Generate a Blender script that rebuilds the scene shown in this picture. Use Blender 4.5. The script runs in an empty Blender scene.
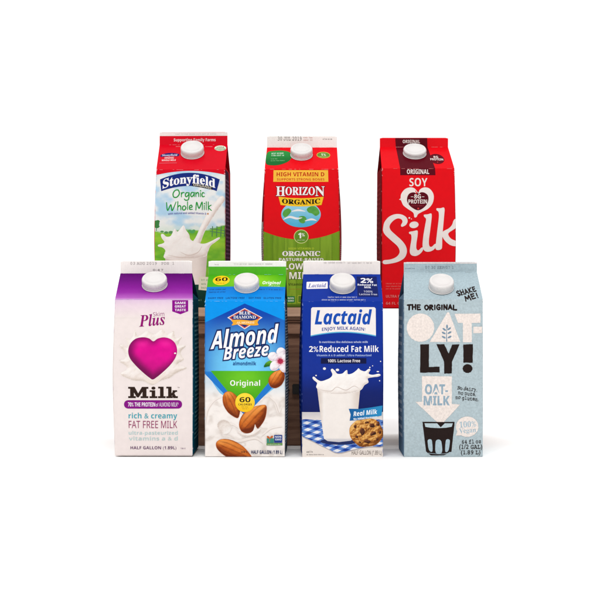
import bpy, bmesh, math, random
import numpy as np
from mathutils import Vector, Matrix
from mathutils.geometry import delaunay_2d_cdt

random.seed(7)
SC = bpy.context.scene
COL = SC.collection

# ------------------------------------------------------------------ camera, world, lamps
F_PX, DIST, EYE = 1540.0, 1.85, 0.203          # focal length in photo pixels, metres to the front row, lens height
cam = bpy.data.cameras.new('camera')
cam.sensor_width = 36.0
cam.lens = 36.0 * F_PX / 600.0
cam.shift_y = -12.0 / 600.0
cam.clip_start, cam.clip_end = 0.05, 50
camo = bpy.data.objects.new('camera', cam)
COL.objects.link(camo)
camo.location = (0, -DIST, EYE)
camo.rotation_euler = (math.radians(90), 0, 0)
SC.camera = camo

w = bpy.data.worlds.new('World')
SC.world = w
w.use_nodes = True
nt = w.node_tree
bg = nt.nodes['Background']
tc = nt.nodes.new('ShaderNodeTexCoord')
sp = nt.nodes.new('ShaderNodeSeparateXYZ')
rp = nt.nodes.new('ShaderNodeValToRGB')
mr = nt.nodes.new('ShaderNodeMapRange')
mr.inputs['From Min'].default_value = -1
mr.inputs['From Max'].default_value = 1
nt.links.new(tc.outputs['Generated'], sp.inputs[0])
nt.links.new(sp.outputs['Y'], mr.inputs['Value'])
nt.links.new(mr.outputs[0], rp.inputs[0])
rp.color_ramp.elements[0].position = 0.25      # world light kept dim on the camera side, so the fronts don't clip
rp.color_ramp.elements[0].color = (0.38, 0.38, 0.38, 1)
rp.color_ramp.elements[1].position = 0.58      # world light raised behind the cartons, an added fill for the floor shadows
rp.color_ramp.elements[1].color = (1.25, 1.25, 1.25, 1)
nt.links.new(rp.outputs[0], bg.inputs[0])
bg.inputs[1].default_value = 1.0


def area(name, loc, target, size, power, color=(1, 1, 1)):
    l = bpy.data.lights.new(name, 'AREA')
    l.shape = 'RECTANGLE'
    l.size, l.size_y = size
    l.energy = power
    l.color = color
    o = bpy.data.objects.new(name, l)
    COL.objects.link(o)
    o.location = loc
    o.rotation_euler = (Vector(target) - Vector(loc)).to_track_quat('-Z', 'Y').to_euler()
    return o


area('softbox_lamp', (-0.16, -3.1, 4.3), (0, 0.1, 0.1), (2.8, 1.2), 200, (1, 0.985, 0.965))

SC.view_settings.view_transform = 'Standard'
SC.view_settings.look = 'None'
SC.view_settings.exposure = 0.0
SC.view_settings.gamma = 1.0
SC.cycles.max_bounces = 6
SC.cycles.use_denoising = True

# ------------------------------------------------------------------ colours and materials
K = 0.85                                        # printed white reflects about 0.8 of what it gets


def lin(c):
    c = np.asarray(c, float) / 255.0
    return np.where(c <= 0.04045, c / 12.92, ((c + 0.055) / 1.055) ** 2.4) * K


def new_mat(name, rough=0.42, spec=0.35):
    m = bpy.data.materials.new(name)
    m.use_nodes = True
    b = m.node_tree.nodes['Principled BSDF']
    b.inputs['Roughness'].default_value = rough
    b.inputs['Specular IOR Level'].default_value = spec
    return m, m.node_tree, b


def print_mat(name, mottled=False, crimp=False):
    m, t, b = new_mat(name, 0.6, 0.0)
    at = t.nodes.new('ShaderNodeAttribute')
    at.attribute_name = 'Col'
    tc = t.nodes.new('ShaderNodeTexCoord')
    n1 = t.nodes.new('ShaderNodeTexNoise')
    n1.inputs['Scale'].default_value = 430 if mottled else 130
    n1.inputs['Detail'].default_value = 5
    n1.inputs['Roughness'].default_value = 0.65
    t.links.new(tc.outputs['Object'], n1.inputs['Vector'])
    mp = t.nodes.new('ShaderNodeMapRange')
    mp.inputs['From Min'].default_value = 0.28
    mp.inputs['From Max'].default_value = 0.72
    mp.inputs['To Min'].default_value = 0.83 if mottled else 0.96
    mp.inputs['To Max'].default_value = 1.13 if mottled else 1.03
    t.links.new(n1.outputs['Fac'], mp.inputs['Value'])
    mx = t.nodes.new('ShaderNodeVectorMath')
    mx.operation = 'SCALE'
    t.links.new(at.outputs['Color'], mx.inputs[0])
    t.links.new(mp.outputs[0], mx.inputs['Scale'])
    t.links.new(mx.outputs[0], b.inputs['Base Color'])
    n2 = t.nodes.new('ShaderNodeTexNoise')      # long soft waviness of filled paperboard, plus fine fibre
    n2.inputs['Scale'].default_value = 22
    n2.inputs['Detail'].default_value = 6
    t.links.new(tc.outputs['Object'], n2.inputs['Vector'])
    bp = t.nodes.new('ShaderNodeBump')
    bp.inputs['Strength'].default_value = 0.45
    bp.inputs['Distance'].default_value = 0.002
    t.links.new(n2.outputs['Fac'], bp.inputs['Height'])
    n3 = t.nodes.new('ShaderNodeTexNoise')      # shallow hand-sized dents
    n3.inputs['Scale'].default_value = 14
    n3.inputs['Detail'].default_value = 1
    t.links.new(tc.outputs['Object'], n3.inputs['Vector'])
    b3 = t.nodes.new('ShaderNodeBump')
    b3.inputs['Strength'].default_value = 0.5
    b3.inputs['Distance'].default_value = 0.008
    t.links.new(n3.outputs['Fac'], b3.inputs['Height'])
    t.links.new(b3.outputs[0], bp.inputs['Normal'])
    if crimp:                                   # the heat-sealed seam is pressed with fine upright ribs
        wv = t.nodes.new('ShaderNodeTexWave')
        wv.bands_direction = 'X'
        wv.inputs['Scale'].default_value = 130
        wv.inputs['Distortion'].default_value = 0.6
        t.links.new(tc.outputs['Object'], wv.inputs['Vector'])
        b4 = t.nodes.new('ShaderNodeBump')
        b4.inputs['Strength'].default_value = 0.22
        b4.inputs['Distance'].default_value = 0.0006
        t.links.new(wv.outputs['Fac'], b4.inputs['Height'])
        t.links.new(b3.outputs[0], b4.inputs['Normal'])
        t.links.new(b4.outputs[0], bp.inputs['Normal'])
    t.links.new(bp.outputs[0], b.inputs['Normal'])
    gl = t.nodes.new('ShaderNodeBsdfGlossy')
    gl.inputs['Roughness'].default_value = 0.28 if not mottled else 0.5
    t.links.new(bp.outputs[0], gl.inputs['Normal'])
    ms = t.nodes.new('ShaderNodeMixShader')
    ms.inputs[0].default_value = 0.013 if not mottled else 0.008
    out = [n for n in t.nodes if n.type == 'OUTPUT_MATERIAL'][0]
    t.links.new(b.outputs[0], ms.inputs[1])
    t.links.new(gl.outputs[0], ms.inputs[2])
    t.links.new(ms.outputs[0], out.inputs['Surface'])
    return m


M_PRINT = print_mat('printed_paperboard')
M_MOTTLE = print_mat('mottled_paperboard', True)
M_CRIMP = print_mat('crimped_paperboard', False, True)
M_MOTTLE_CRIMP = print_mat('crimped_mottled_paperboard', True, True)


def cap_mat():
    m, t, b = new_mat('white_cap_plastic', 0.38, 0.4)
    b.inputs['Base Color'].default_value = (0.66, 0.635, 0.625, 1)
    b.inputs['Subsurface Weight'].default_value = 0.12
    b.inputs['Subsurface Radius'].default_value = (0.004, 0.004, 0.004)
    n = t.nodes.new('ShaderNodeTexNoise')
    n.inputs['Scale'].default_value = 400
    bp = t.nodes.new('ShaderNodeBump')
    bp.inputs['Strength'].default_value = 0.12
    bp.inputs['Distance'].default_value = 0.0005
    t.links.new(n.outputs['Fac'], bp.inputs['Height'])
    t.links.new(bp.outputs[0], b.inputs['Normal'])
    return m


M_CAP = cap_mat()


def wood_mat(name, dark, light):
    m, t, b = new_mat(name, 0.5, 0.3)
    tc = t.nodes.new('ShaderNodeTexCoord')
    mp = t.nodes.new('ShaderNodeMapping')
    mp.inputs['Scale'].default_value = (6, 30, 90)
    t.links.new(tc.outputs['Object'], mp.inputs[0])
    n = t.nodes.new('ShaderNodeTexNoise')
    n.inputs['Scale'].default_value = 2.2
    n.inputs['Detail'].default_value = 7
    n.inputs['Distortion'].default_value = 0.6
    t.links.new(mp.outputs[0], n.inputs['Vector'])
    r = t.nodes.new('ShaderNodeValToRGB')
    r.color_ramp.elements[0].position = 0.3
    r.color_ramp.elements[1].position = 0.75
    r.color_ramp.elements[0].color = (*dark, 1)
    r.color_ramp.elements[1].color = (*light, 1)
    t.links.new(n.outputs['Fac'], r.inputs[0])
    t.links.new(r.outputs[0], b.inputs['Base Color'])
    bp = t.nodes.new('ShaderNodeBump')
    bp.inputs['Strength'].default_value = 0.2
    bp.inputs['Distance'].default_value = 0.001
    t.links.new(n.outputs['Fac'], bp.inputs['Height'])
    t.links.new(bp.outputs[0], b.inputs['Normal'])
    return m


M_WOOD = wood_mat('brown_wood', (0.17, 0.085, 0.055), (0.36, 0.205, 0.135))
M_WOODTOP = wood_mat('tan_wood', (0.42, 0.26, 0.18), (0.62, 0.42, 0.30))
M_IRON, _t, _b = new_mat('black_metal', 0.45, 0.5)
_n = _t.nodes.new('ShaderNodeTexNoise')
_n.inputs['Scale'].default_value = 300
_r = _t.nodes.new('ShaderNodeValToRGB')
_r.color_ramp.elements[0].color = (0.008, 0.008, 0.008, 1)
_r.color_ramp.elements[1].color = (0.025, 0.022, 0.02, 1)
_t.links.new(_n.outputs['Fac'], _r.inputs[0])
_t.links.new(_r.outputs[0], _b.inputs['Base Color'])

M_GROUND, _t, _b = new_mat('white_paper_sweep', 0.9, 0.05)
_n = _t.nodes.new('ShaderNodeTexNoise')
_n.inputs['Scale'].default_value = 40
_r = _t.nodes.new('ShaderNodeValToRGB')
_r.color_ramp.elements[0].color = (0.90, 0.90, 0.90, 1)
_r.color_ramp.elements[1].color = (0.93, 0.93, 0.93, 1)
_t.links.new(_n.outputs['Fac'], _r.inputs[0])
_t.links.new(_r.outputs[0], _b.inputs['Base Color'])


# ------------------------------------------------------------------ scene helpers
def link_mesh(name, verts, faces, mat, parent=None, cols=None, smooth=False, corner=False):
    me = bpy.data.meshes.new(name)
    me.from_pydata([tuple(v) for v in verts], [], [tuple(f) for f in faces])
    me.materials.append(mat)
    if cols is not None:
        cols = np.asarray(cols, float)
        n = len(cols)
        a = me.color_attributes.new('Col', 'FLOAT_COLOR', 'CORNER' if corner else 'POINT')
        buf = np.ones((n, 4), np.float32)
        buf[:, :3] = cols
        a.data.foreach_set('color', buf.ravel())
    if smooth:
        me.polygons.foreach_set('use_smooth', [True] * len(me.polygons))
    me.update()
    o = bpy.data.objects.new(name, me)
    COL.objects.link(o)
    if parent:
        o.parent = parent
    return o


def thing(name, label, cat, loc, rotz=0, group=None):
    o = bpy.data.objects.new(name, None)
    o.empty_display_size = 0.05
    COL.objects.link(o)
    o.location = loc
    o.rotation_euler = (0, 0, rotz)
    o['label'], o['category'] = label, cat
    if group:
        o['group'] = group
    return o


def boxes_mesh(name, boxes, mat, parent, bevel=0.0015):
    bm = bmesh.new()
    for (x0, y0, z0, x1, y1, z1) in boxes:
        r = bmesh.ops.create_cube(bm, size=1)
        for v in r['verts']:
            v.co = Vector(((x0 + x1) / 2 + v.co.x * (x1 - x0), (y0 + y1) / 2 + v.co.y * (y1 - y0), (z0 + z1) / 2 + v.co.z * (z1 - z0)))
    bmesh.ops.bevel(bm, geom=bm.edges[:], offset=bevel, segments=2, affect='EDGES')
    me = bpy.data.meshes.new(name)
    bm.to_mesh(me)
    bm.free()
    me.materials.append(mat)
    o = bpy.data.objects.new(name, me)
    COL.objects.link(o)
    o.parent = parent
    return o


# ------------------------------------------------------------------ 2-D drawing tools (photo pixels, y down)
def smooth(pts, n=8, closed=True):
    p = np.asarray(pts, float)
    N = len(p)
    out = []
    for i in range(N if closed else N - 1):
        a, b, c, d = [p[(i + k) % N] if closed else p[min(max(i + k, 0), N - 1)] for k in (-1, 0, 1, 2)]
        for j in range(n):
            t = j / n
            out.append(0.5 * ((2 * b) + (c - a) * t + (2 * a - 5 * b + 4 * c - d) * t * t + (3 * b - a - 3 * c + d) * t ** 3))
    if not closed:
        out.append(p[-1])
    return np.array(out)


def ell(cx, cy, rx, ry, n=40, rot=0):
    a = np.linspace(0, 2 * np.pi, n, endpoint=False)
    x, y = rx * np.cos(a), ry * np.sin(a)
    c, s = math.cos(math.radians(rot)), math.sin(math.radians(rot))
    return np.stack([cx + x * c - y * s, cy + x * s + y * c], 1)


def rect(x0, y0, x1, y1, r=0, n=5):
    if r <= 0:
        return np.array([(x0, y0), (x1, y0), (x1, y1), (x0, y1)], float)
    out = []
    for (cx, cy, a0) in ((x1 - r, y0 + r, -90), (x1 - r, y1 - r, 0), (x0 + r, y1 - r, 90), (x0 + r, y0 + r, 180)):
        for k in range(n + 1):
            a = math.radians(a0 + 90 * k / n)
            out.append((cx + r * math.cos(a), cy + r * math.sin(a)))
    return np.array(out)


def inside(poly, pts):
    x, y = pts[:, 0], pts[:, 1]
    r = np.zeros(len(pts), bool)
    P, Q = poly, np.roll(poly, -1, 0)
    for (x0, y0), (x1, y1) in zip(P, Q):
        if y0 == y1:
            continue
        c = ((y0 > y) != (y1 > y)) & (x < (x1 - x0) * (y - y0) / (y1 - y0) + x0)
        r ^= c
    return r


def dist_poly(poly, pts):
    d = np.full(len(pts), 1e9)
    for a, b in zip(poly, np.roll(poly, -1, 0)):
        ab = b - a
        L = ab @ ab
        if L < 1e-12:
            continue
        t = np.clip(((pts - a) @ ab) / L, 0, 1)
        q = a + t[:, None] * ab
        d = np.minimum(d, np.hypot(*(pts - q).T))
    return d


def fill(poly, step=None):
    """closed outline -> (verts, triangles); step sprinkles inner points for gradients"""
    poly = np.asarray(poly, float)
    extra = np.zeros((0, 2))
    if step:
        dense = []
        for a, b in zip(poly, np.roll(poly, -1, 0)):
            k = max(1, int(np.hypot(*(b - a)) / step))
            for j in range(k):
                dense.append(a + (b - a) * j / k)
        poly = np.array(dense)
        lo, hi = poly.min(0), poly.max(0)
        gx, gy = np.meshgrid(np.arange(lo[0], hi[0], step), np.arange(lo[1], hi[1], step))
        gx = gx + (np.arange(gx.shape[0]) % 2)[:, None] * step * 0.5
        g = np.stack([gx.ravel(), gy.ravel()], 1)
        g = g[inside(poly, g)]
        if len(g):
            g = g[dist_poly(poly, g) > step * 0.45]
        extra = g
    n = len(poly)
    V = [Vector(p) for p in poly] + [Vector(p) for p in extra]
    r = delaunay_2d_cdt(V, [], [list(range(n))], 1, 1e-6)
    return np.array([tuple(v) for v in r[0]]), [tuple(f) for f in r[2]]


def union(polys):
    V, Fc = [], []
    for p in polys:
        k = len(V)
        V += [Vector(q) for q in p]
        Fc.append(list(range(k, len(V))))
    r = delaunay_2d_cdt(V, [], Fc, 0, 1e-6)
    P = np.array([tuple(v) for v in r[0]])
    T = np.array([tuple(f) for f in r[2]])
    ce = P[T].mean(1)
    keep = np.zeros(len(T), bool)
    for p in polys:
        p = np.asarray(p, float)
        lo, hi = p.min(0), p.max(0)
        m = ~keep & (ce[:, 0] >= lo[0]) & (ce[:, 0] <= hi[0]) & (ce[:, 1] >= lo[1]) & (ce[:, 1] <= hi[1])
        if m.any():
            keep[np.nonzero(m)[0][inside(p, ce[m])]] = True
    return P, [tuple(int(i) for i in t) for t in T[keep]]


def stroke(pts, width, n=6, spline=True):
    """pen stroke: list of convex pieces; width a number or one value per point"""
    p = np.asarray(pts, float)
    w = np.full(len(p), width, float) if np.isscalar(width) else np.asarray(width, float)
    if spline and len(p) > 2:
        q = smooth(np.column_stack([p, w]), n, False)
        p, w = q[:, :2], q[:, 2]
    out = []
    for i in range(len(p)):
        out.append(ell(p[i][0], p[i][1], w[i] / 2, w[i] / 2, 8))
        if i:
            d = p[i] - p[i - 1]
            L = np.hypot(*d)
            if L < 1e-6:
                continue
            nrm = np.array([-d[1], d[0]]) / L / 2
            out.append(np.array([p[i - 1] + nrm * w[i - 1], p[i] + nrm * w[i], p[i] - nrm * w[i], p[i - 1] - nrm * w[i - 1]]))
    return out


_RNG = np.random.RandomState(3)
_TAB = _RNG.rand(256, 256)


def vnoise(x, y):
    xi, yi = np.floor(x).astype(int), np.floor(y).astype(int)
    fx, fy = x - xi, y - yi
    fx, fy = fx * fx * (3 - 2 * fx), fy * fy * (3 - 2 * fy)
    g = lambda i, j: _TAB[i % 256, j % 256]
    return (g(xi, yi) * (1 - fx) + g(xi + 1, yi) * fx) * (1 - fy) + (g(xi, yi + 1) * (1 - fx) + g(xi + 1, yi + 1) * fx) * fy


def fbm(x, y, o=4):
    s, a, t = 0, 0.5, 0
    for k in range(o):
        s = s + a * vnoise(x * 2 ** k + 17.3 * k, y * 2 ** k + 9.1 * k)
        t += a
        a *= 0.5
    return s / t


def mix(a, b, t):
    t = np.clip(np.asarray(t), 0, 1)[..., None]
    return np.asarray(a) * (1 - t) + np.asarray(b) * t


def ss(a, b, x):
    t = np.clip((x - a) / (b - a), 0, 1)
    return t * t * (3 - 2 * t)


def ramp(stops):
    """colour by t: [(t, rgb 0-255)]"""
    ts = np.array([s[0] for s in stops])
    cs = np.array([lin(s[1]) for s in stops])

    def f(t):
        return np.stack([np.interp(t, ts, cs[:, k]) for k in range(3)], 1)
    return f


def relief(poly, R, stops, amp=0.6, freq=0.25, light=(-0.45, -0.6, 0.66), seed=0, gain=1.0, bias=0.0):
    """colouring of a printed picture of a rounded shape"""
    poly = np.asarray(poly, float)
    L = np.array(light) / np.linalg.norm(light)
    rc = ramp(stops)

    def H(p):
        d = np.minimum(dist_poly(poly, p) / R, 1)
        return R * np.sqrt(np.maximum(1 - (1 - d) ** 2, 0)) + amp * R * (fbm(p[:, 0] * freq + seed, p[:, 1] * freq + seed * 1.7) - 0.5) * 2

    def f(x, y):
        p = np.stack([x, y], 1)
        e = 0.25
        hx = (H(p + [e, 0]) - H(p - [e, 0])) / (2 * e)
        hy = (H(p + [0, e]) - H(p - [0, e])) / (2 * e)
        s = (-hx * L[0] - hy * L[1] + L[2]) / np.sqrt(hx ** 2 + hy ** 2 + 1)
        return rc(np.clip(0.5 + bias + (s - 0.6) * gain, 0, 1))
    return f


STY = {'serifb': (0x1D400, 0x1D41A, 0x1D7CE), 'serifbi': (0x1D468, 0x1D482, 0x1D7CE), 'script': (0x1D4D0, 0x1D4EA, 0x1D7CE),
       'sans': (0x1D5A0, 0x1D5BA, 0x1D7E2), 'sansb': (0x1D5D4, 0x1D5EE, 0x1D7EC), 'sansbi': (0x1D63C, 0x1D656, 0x1D7EC), 'mono': (0x1D670, 0x1D68A, 0x1D7F6)}
_GC = {}


def glyphs(s, style, off, res=3, space=1.0):
    key = (s, style, off, res, space)
    if key in _GC:
        return _GC[key]
    t = s
    if style in STY:
        U, l, d = STY[style]
        t = ''.join(chr(U + ord(c) - 65) if 'A' <= c <= 'Z' else chr(l + ord(c) - 97) if 'a' <= c <= 'z' else chr(d + ord(c) - 48) if '0' <= c <= '9' else c for c in s)
    c = bpy.data.curves.new('letters', 'FONT')
    c.body = t
    c.offset = off
    c.resolution_u = res
    c.space_character = space
    o = bpy.data.objects.new('letters', c)
    COL.objects.link(o)
    dg = bpy.context.evaluated_depsgraph_get()
    ev = o.evaluated_get(dg)
    m = ev.to_mesh()
    V = np.array([(v.co.x, v.co.y) for v in m.vertices])
    Fc = [tuple(p.vertices) for p in m.polygons]
    ev.to_mesh_clear()
    bpy.data.objects.remove(o)
    bpy.data.curves.remove(c)
    _GC[key] = (V, Fc)
    return V, Fc


def cap_h(style):
    return glyphs('H', style, 0)[0][:, 1].max()


# strokes of print too small to read: each entry is bars (x0, y0, x1, y1) in a letter cell
LETTERISH = [
    [(0.0, 0.0, 0.2, 0.7), (0.5, 0.0, 0.7, 0.7), (0.2, 0.55, 0.5, 0.7), (0.2, 0.0, 0.5, 0.15)],
    [(0.0, 0.0, 0.2, 0.7), (0.5, 0.0, 0.7, 0.6), (0.2, 0.55, 0.5, 0.7)],
    [(0.2, 0.0, 0.42, 1.0)],
    [(0.0, 0.0, 0.2, 0.7), (0.2, 0.55, 0.6, 0.7), (0.2, 0.3, 0.6, 0.42), (0.2, 0.0, 0.6, 0.15)],
    [(0.2, 0.0, 0.42, 0.95), (0.42, 0.58, 0.66, 0.72), (0.42, 0.0, 0.62, 0.14)],
    [(0.0, 0.55, 0.5, 0.7), (0.48, 0.0, 0.68, 0.7), (0.0, 0.0, 0.48, 0.14), (0.0, 0.14, 0.18, 0.4), (0.18, 0.28, 0.48, 0.4)],
    [(0.0, 0.0, 0.2, 1.0), (0.2, 0.0, 0.55, 0.15), (0.5, 0.1, 0.7, 0.6), (0.2, 0.55, 0.5, 0.7)],
]

# ------------------------------------------------------------------ the carton
EPS, EPS0 = 1.6e-5, 7e-5


class Carton:
    """one gable-top carton; the artwork is laid out in pixels of the photo's front view of it and wrapped on body, roof panel and fin"""

    def __init__(s, label, x0, x1, yb, ysh, yfb, yft, fx0, fx1, row, col, side_l, side_r, back, roof, fin, rot=0, bl=0, br=0,
                 bulge=2.2, mat=None, frontsplit=None, depth=0.095):
        s.row = row
        s.Y0 = 0.0 if row == 0 else 0.18                           # front face of the row
        s.Z = DIST + s.Y0
        s.s = s.Z / F_PX
        s.cx = (x0 + x1) / 2
        s.hw = (x1 - x0) / 2 * s.s
        s.hd = depth / 2
        s.yb, s.ysh, s.yfb, s.yft = yb, ysh, yfb, yft
        s.zs = (yb - ysh) * s.s
        k = (s.Z + s.hd) / s.Z
        s.k = k
        zb = EYE - (yb - 288) * s.s                                # height of the base
        s.zbase = zb
        s.zf = EYE - (yfb - 288) * s.s * k - zb
        s.zt = EYE - (yft - 288) * s.s * k - zb
        s.f0 = ((fx0 - 300) * s.s * k) - (s.cx - 300) * s.s
        s.f1 = ((fx1 - 300) * s.s * k) - (s.cx - 300) * s.s
        s.tf = 0.0012
        s.r = 0.0022
        s.bl, s.br, s.bu = bl * s.s, br * s.s, bulge * 1e-3
        s.x0, s.x1 = x0, x1
        s.mat = mat or M_PRINT
        s.fmat = M_MOTTLE_CRIMP if mat else M_CRIMP
        s.layer = 0
        s.parts = {}
        s.root = thing('milk_carton', label, 'carton', ((s.cx - 300) * s.s, s.Y0 + s.hd, zb), math.radians(rot), 'half gallon gable top cartons')
        s.build_body(col, side_l, side_r, back, frontsplit)
        s.build_roof(roof, side_l, side_r, back)
        s.build_fin(fin)

    # ---- surfaces (local coordinates, origin at the base centre)
    def B(s, z):
        v = np.clip(z / s.zs, 0, 1)
        return np.sin(np.pi * v) ** 0.8

    def front(s, x, z, h=0.0):
        """point on the front face; x in metres, projected"""
        u = np.clip(np.abs(x) / s.hw, 0, 1)
        b = s.B(z)
        r = s.r * (0.35 + 0.65 * np.clip(b * 2.5, 0, 1))
        e = np.clip(np.abs(x) - (s.hw - r), 0, r)
        c = np.sqrt(np.maximum(r * r - e * e, 0))
        y = -s.hd + r - c - s.bu * (1 - u * u) * b
        X = x + np.where(x < 0, -s.bl, s.br) * u ** 1 * b
        nx = np.sign(x) * e / r
        ny = -c / r
        return np.stack([X + nx * h, y + ny * h, z + 0 * x], -1)

    def roof(s, x, t, h=0.0):
        """x in metres at the shoulder scale, t 0 at the shoulder, 1 at the fin"""
        u = x / s.hw
        lo = np.stack([x, np.full_like(x, -s.hd), np.full_like(x, s.zs)], -1)
        xt = (s.f0 + s.f1) / 2 + u * (s.f1 - s.f0) / 2
        hi = np.stack([xt, np.full_like(x, -s.tf), np.full_like(x, s.zf)], -1)
        n = np.array([0, -(s.zf - s.zs), (s.hd - s.tf)])
        n = n / np.linalg.norm(n)
        if n[2] < 0:
            n = -n
        n = np.array([0, -abs(n[1]), abs(n[2])])
        bump = 0.0009 * (1 - np.clip(np.abs(u), 0, 1) ** 2) * 4 * t * (1 - t)
        return lo * (1 - t)[:, None] + hi * t[:, None] + n * (bump + h)[:, None]

    def finp(s, x, z, h=0.0):
        u = x / s.hw
        xt = (s.f0 + s.f1) / 2 + u * (s.f1 - s.f0) / 2
        return np.stack([xt, -s.tf - h + 0 * x + s.wave(xt, z), z], -1)

    def wave(s, x, z):
        return 0.0007 * np.sin(x * 48 + s.cx) * np.clip((z - s.zf) / (s.zt - s.zf), 0, 1)

    def to3d(s, x, y, h):
        """photo pixel -> point on the carton, h above the paper"""
        x, y = np.asarray(x, float), np.asarray(y, float)
        out = np.zeros((len(x), 3))
        xm = np.clip((x - s.cx) * s.s, -s.hw * 0.9985, s.hw * 0.9985)
        b = y >= s.ysh - 1e-6
        f = y < s.yfb - 1e-6
        r = ~b & ~f
        if b.any():
            z = np.clip((s.yb - y[b]) * s.s, 0.0004, s.zs)
            out[b] = s.front(xm[b], z, h[b])
        if r.any():
            t = (s.ysh - y[r]) / (s.ysh - s.yfb)
            out[r] = s.roof(xm[r], t, h[r])
        if f.any():
            t = (s.yfb - y[f]) / (s.yfb - s.yft)
            out[f] = s.finp(xm[f], s.zf + np.clip(t, 0, 0.99) * (s.zt - s.zf), h[f])
        return out

    def build_body(s, col, sl, sr, back, split):
        ring = []                                                   # (face, u) around the box
        us = list(np.linspace(-1, 1, 25))
        N = 34
        zs = np.concatenate([[0.0, 0.0006, 0.0015], np.linspace(0.003, s.zs, N)])
        if split:
            zs = np.sort(np.concatenate([zs, [(s.yb - split[0]) * s.s - 1e-5, (s.yb - split[0]) * s.s + 1e-5]]))
        rows = []
        tags = []
        for z in zs:
            b = float(s.B(np.array(z)))
            r = s.r * (0.35 + 0.65 * min(b * 2.5, 1))
            inset = 0.0012 * max(0, 1 - z / 0.0015) ** 2
            pts, tg = [], []
            for face in range(4):
                half = s.hw if face % 2 == 0 else s.hd
                other = s.hd if face % 2 == 0 else s.hw
                aa = np.concatenate([np.array([-1 + (1 - math.sin(math.radians(45))) * r / half, -1 + (1 - math.sin(math.radians(25))) * r / half]),
                                     np.linspace(-(1 - r / half), 1 - r / half, 23),
                                     np.array([1 - (1 - math.sin(math.radians(25))) * r / half])])
                bu = (s.bu, s.bu + max(s.br, 0), s.bu, s.bu + max(s.bl, 0))[face]
                for a in aa:
                    xx = a * half
                    e = max(0, abs(xx) - (half - r))
                    c = math.sqrt(max(r * r - e * e, 0))
                    yy = -other + r - c - bu * (1 - a * a) * b
                    if face == 0:
                        p = (xx, yy)
                    elif face == 1:
                        p = (-yy, xx)
                    elif face == 2:
                        p = (-xx, -yy)
                    else:
                        p = (yy, -xx)
                    X, Y = p
                    if face in (0, 2):
                        X += (-s.bl if X < 0 else s.br) * abs(X) / s.hw * b
                    else:
                        X += (s.br if face == 1 else -s.bl) * b
                    X -= inset * np.sign(X) * (abs(X) / s.hw) ** 4
                    Y -= inset * np.sign(Y) * (abs(Y) / s.hd) ** 4
                    pts.append((X, Y, z))
                    tg.append(face)
            rows.append(pts)
            tags.append(tg)
        n = len(rows[0])
        V = [p for r in rows for p in r]
        Fc, cc = [], []
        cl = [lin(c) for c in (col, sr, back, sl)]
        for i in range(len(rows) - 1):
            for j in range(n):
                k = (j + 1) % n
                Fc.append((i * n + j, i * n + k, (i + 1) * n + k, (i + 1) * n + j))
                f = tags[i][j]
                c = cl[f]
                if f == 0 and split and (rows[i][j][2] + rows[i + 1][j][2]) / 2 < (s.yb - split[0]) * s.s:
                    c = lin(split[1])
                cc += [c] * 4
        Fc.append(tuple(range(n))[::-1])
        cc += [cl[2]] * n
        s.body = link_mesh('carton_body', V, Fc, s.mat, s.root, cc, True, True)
        s.body.data.polygons[len(Fc) - 1].use_smooth = False

    def build_roof(s, roof, sl, sr, back):
        V, Fc, cc = [], [], []
        nx, nt_ = 20, 10

        def quad_grid(fn, c):
            k = len(V)
            for j in range(nt_ + 1):
                for i in range(nx + 1):
                    V.append(fn(i / nx, j / nt_))
            for j in range(nt_):
                for i in range(nx):
                    a = k + j * (nx + 1) + i
                    Fc.append((a, a + 1, a + nx + 2, a + nx + 1))
                    cc.extend([c] * 4)
        quad_grid(lambda u, t: tuple(s.roof(np.array([(2 * u - 1) * s.hw]), np.array([t]), np.array([0.0]))[0]), lin(roof))
        quad_grid(lambda u, t: tuple(s.roof(np.array([(1 - 2 * u) * s.hw]), np.array([t]), np.array([0.0]))[0] * np.array([1, -1, 1])), lin(back))
        for sgn, c, fx in ((-1, sl, s.f0), (1, sr, s.f1)):            # the side gussets folded in under the fin
            A, Bk = (sgn * s.hw, -s.hd, s.zs), (sgn * s.hw, s.hd, s.zs)
            I = (fx - sgn * s.hw * 0.42, 0, s.zf - 0.002)
            M_ = (sgn * (s.hw - 0.006), 0, s.zs + 0.010)
            TF, TB = (fx, -s.tf, s.zf), (fx, s.tf, s.zf)
            for tri in ((A, Bk, M_), (A, M_, I), (Bk, I, M_), (A, I, TF), (Bk, TB, I)):
                k = len(V)
                V.extend(tri)
                Fc.append((k, k + 1, k + 2))
                cc.extend([lin(c)] * 3)
        s.gable = link_mesh('gable_roof', V, Fc, s.mat, s.root, cc, True, True)
        for p in s.gable.data.polygons:
            if len(p.vertices) == 3:
                p.use_smooth = False

    def build_fin(s, fin):
        V, Fc = [], []
        nx = 24
        prof = [(-1, 0), (-1, 0.93), (-0.6, 1.0), (0.6, 1.0), (1, 0.93), (1, 0)]     # front up, over, back down
        for i in range(nx + 1):
            x = s.f0 + (s.f1 - s.f0) * i / nx
            for a, b in prof:
                z = s.zf + b * (s.zt - s.zf)
                e = 0
                if i in (0, nx) and b > 0.9:
                    z -= 0.0008
                V.append((x, a * s.tf + float(s.wave(np.array(x), np.array(z))), z))
        m = len(prof)
        cols = []
        for i in range(nx):
            for j in range(m - 1):
                a = i * m + j
                Fc.append((a, a + m, a + m + 1, a + 1))
                cols += [lin((232, 214, 196)) if j == 2 else lin(fin)] * 4
        Fc.append(tuple(range(m)))
        Fc.append(tuple(nx * m + j for j in range(m))[::-1])
        cols += [lin((226, 208, 190))] * (2 * m)
        s.fin = link_mesh('sealed_fin', V, Fc, s.fmat, s.root, cols, False, True)

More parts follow.
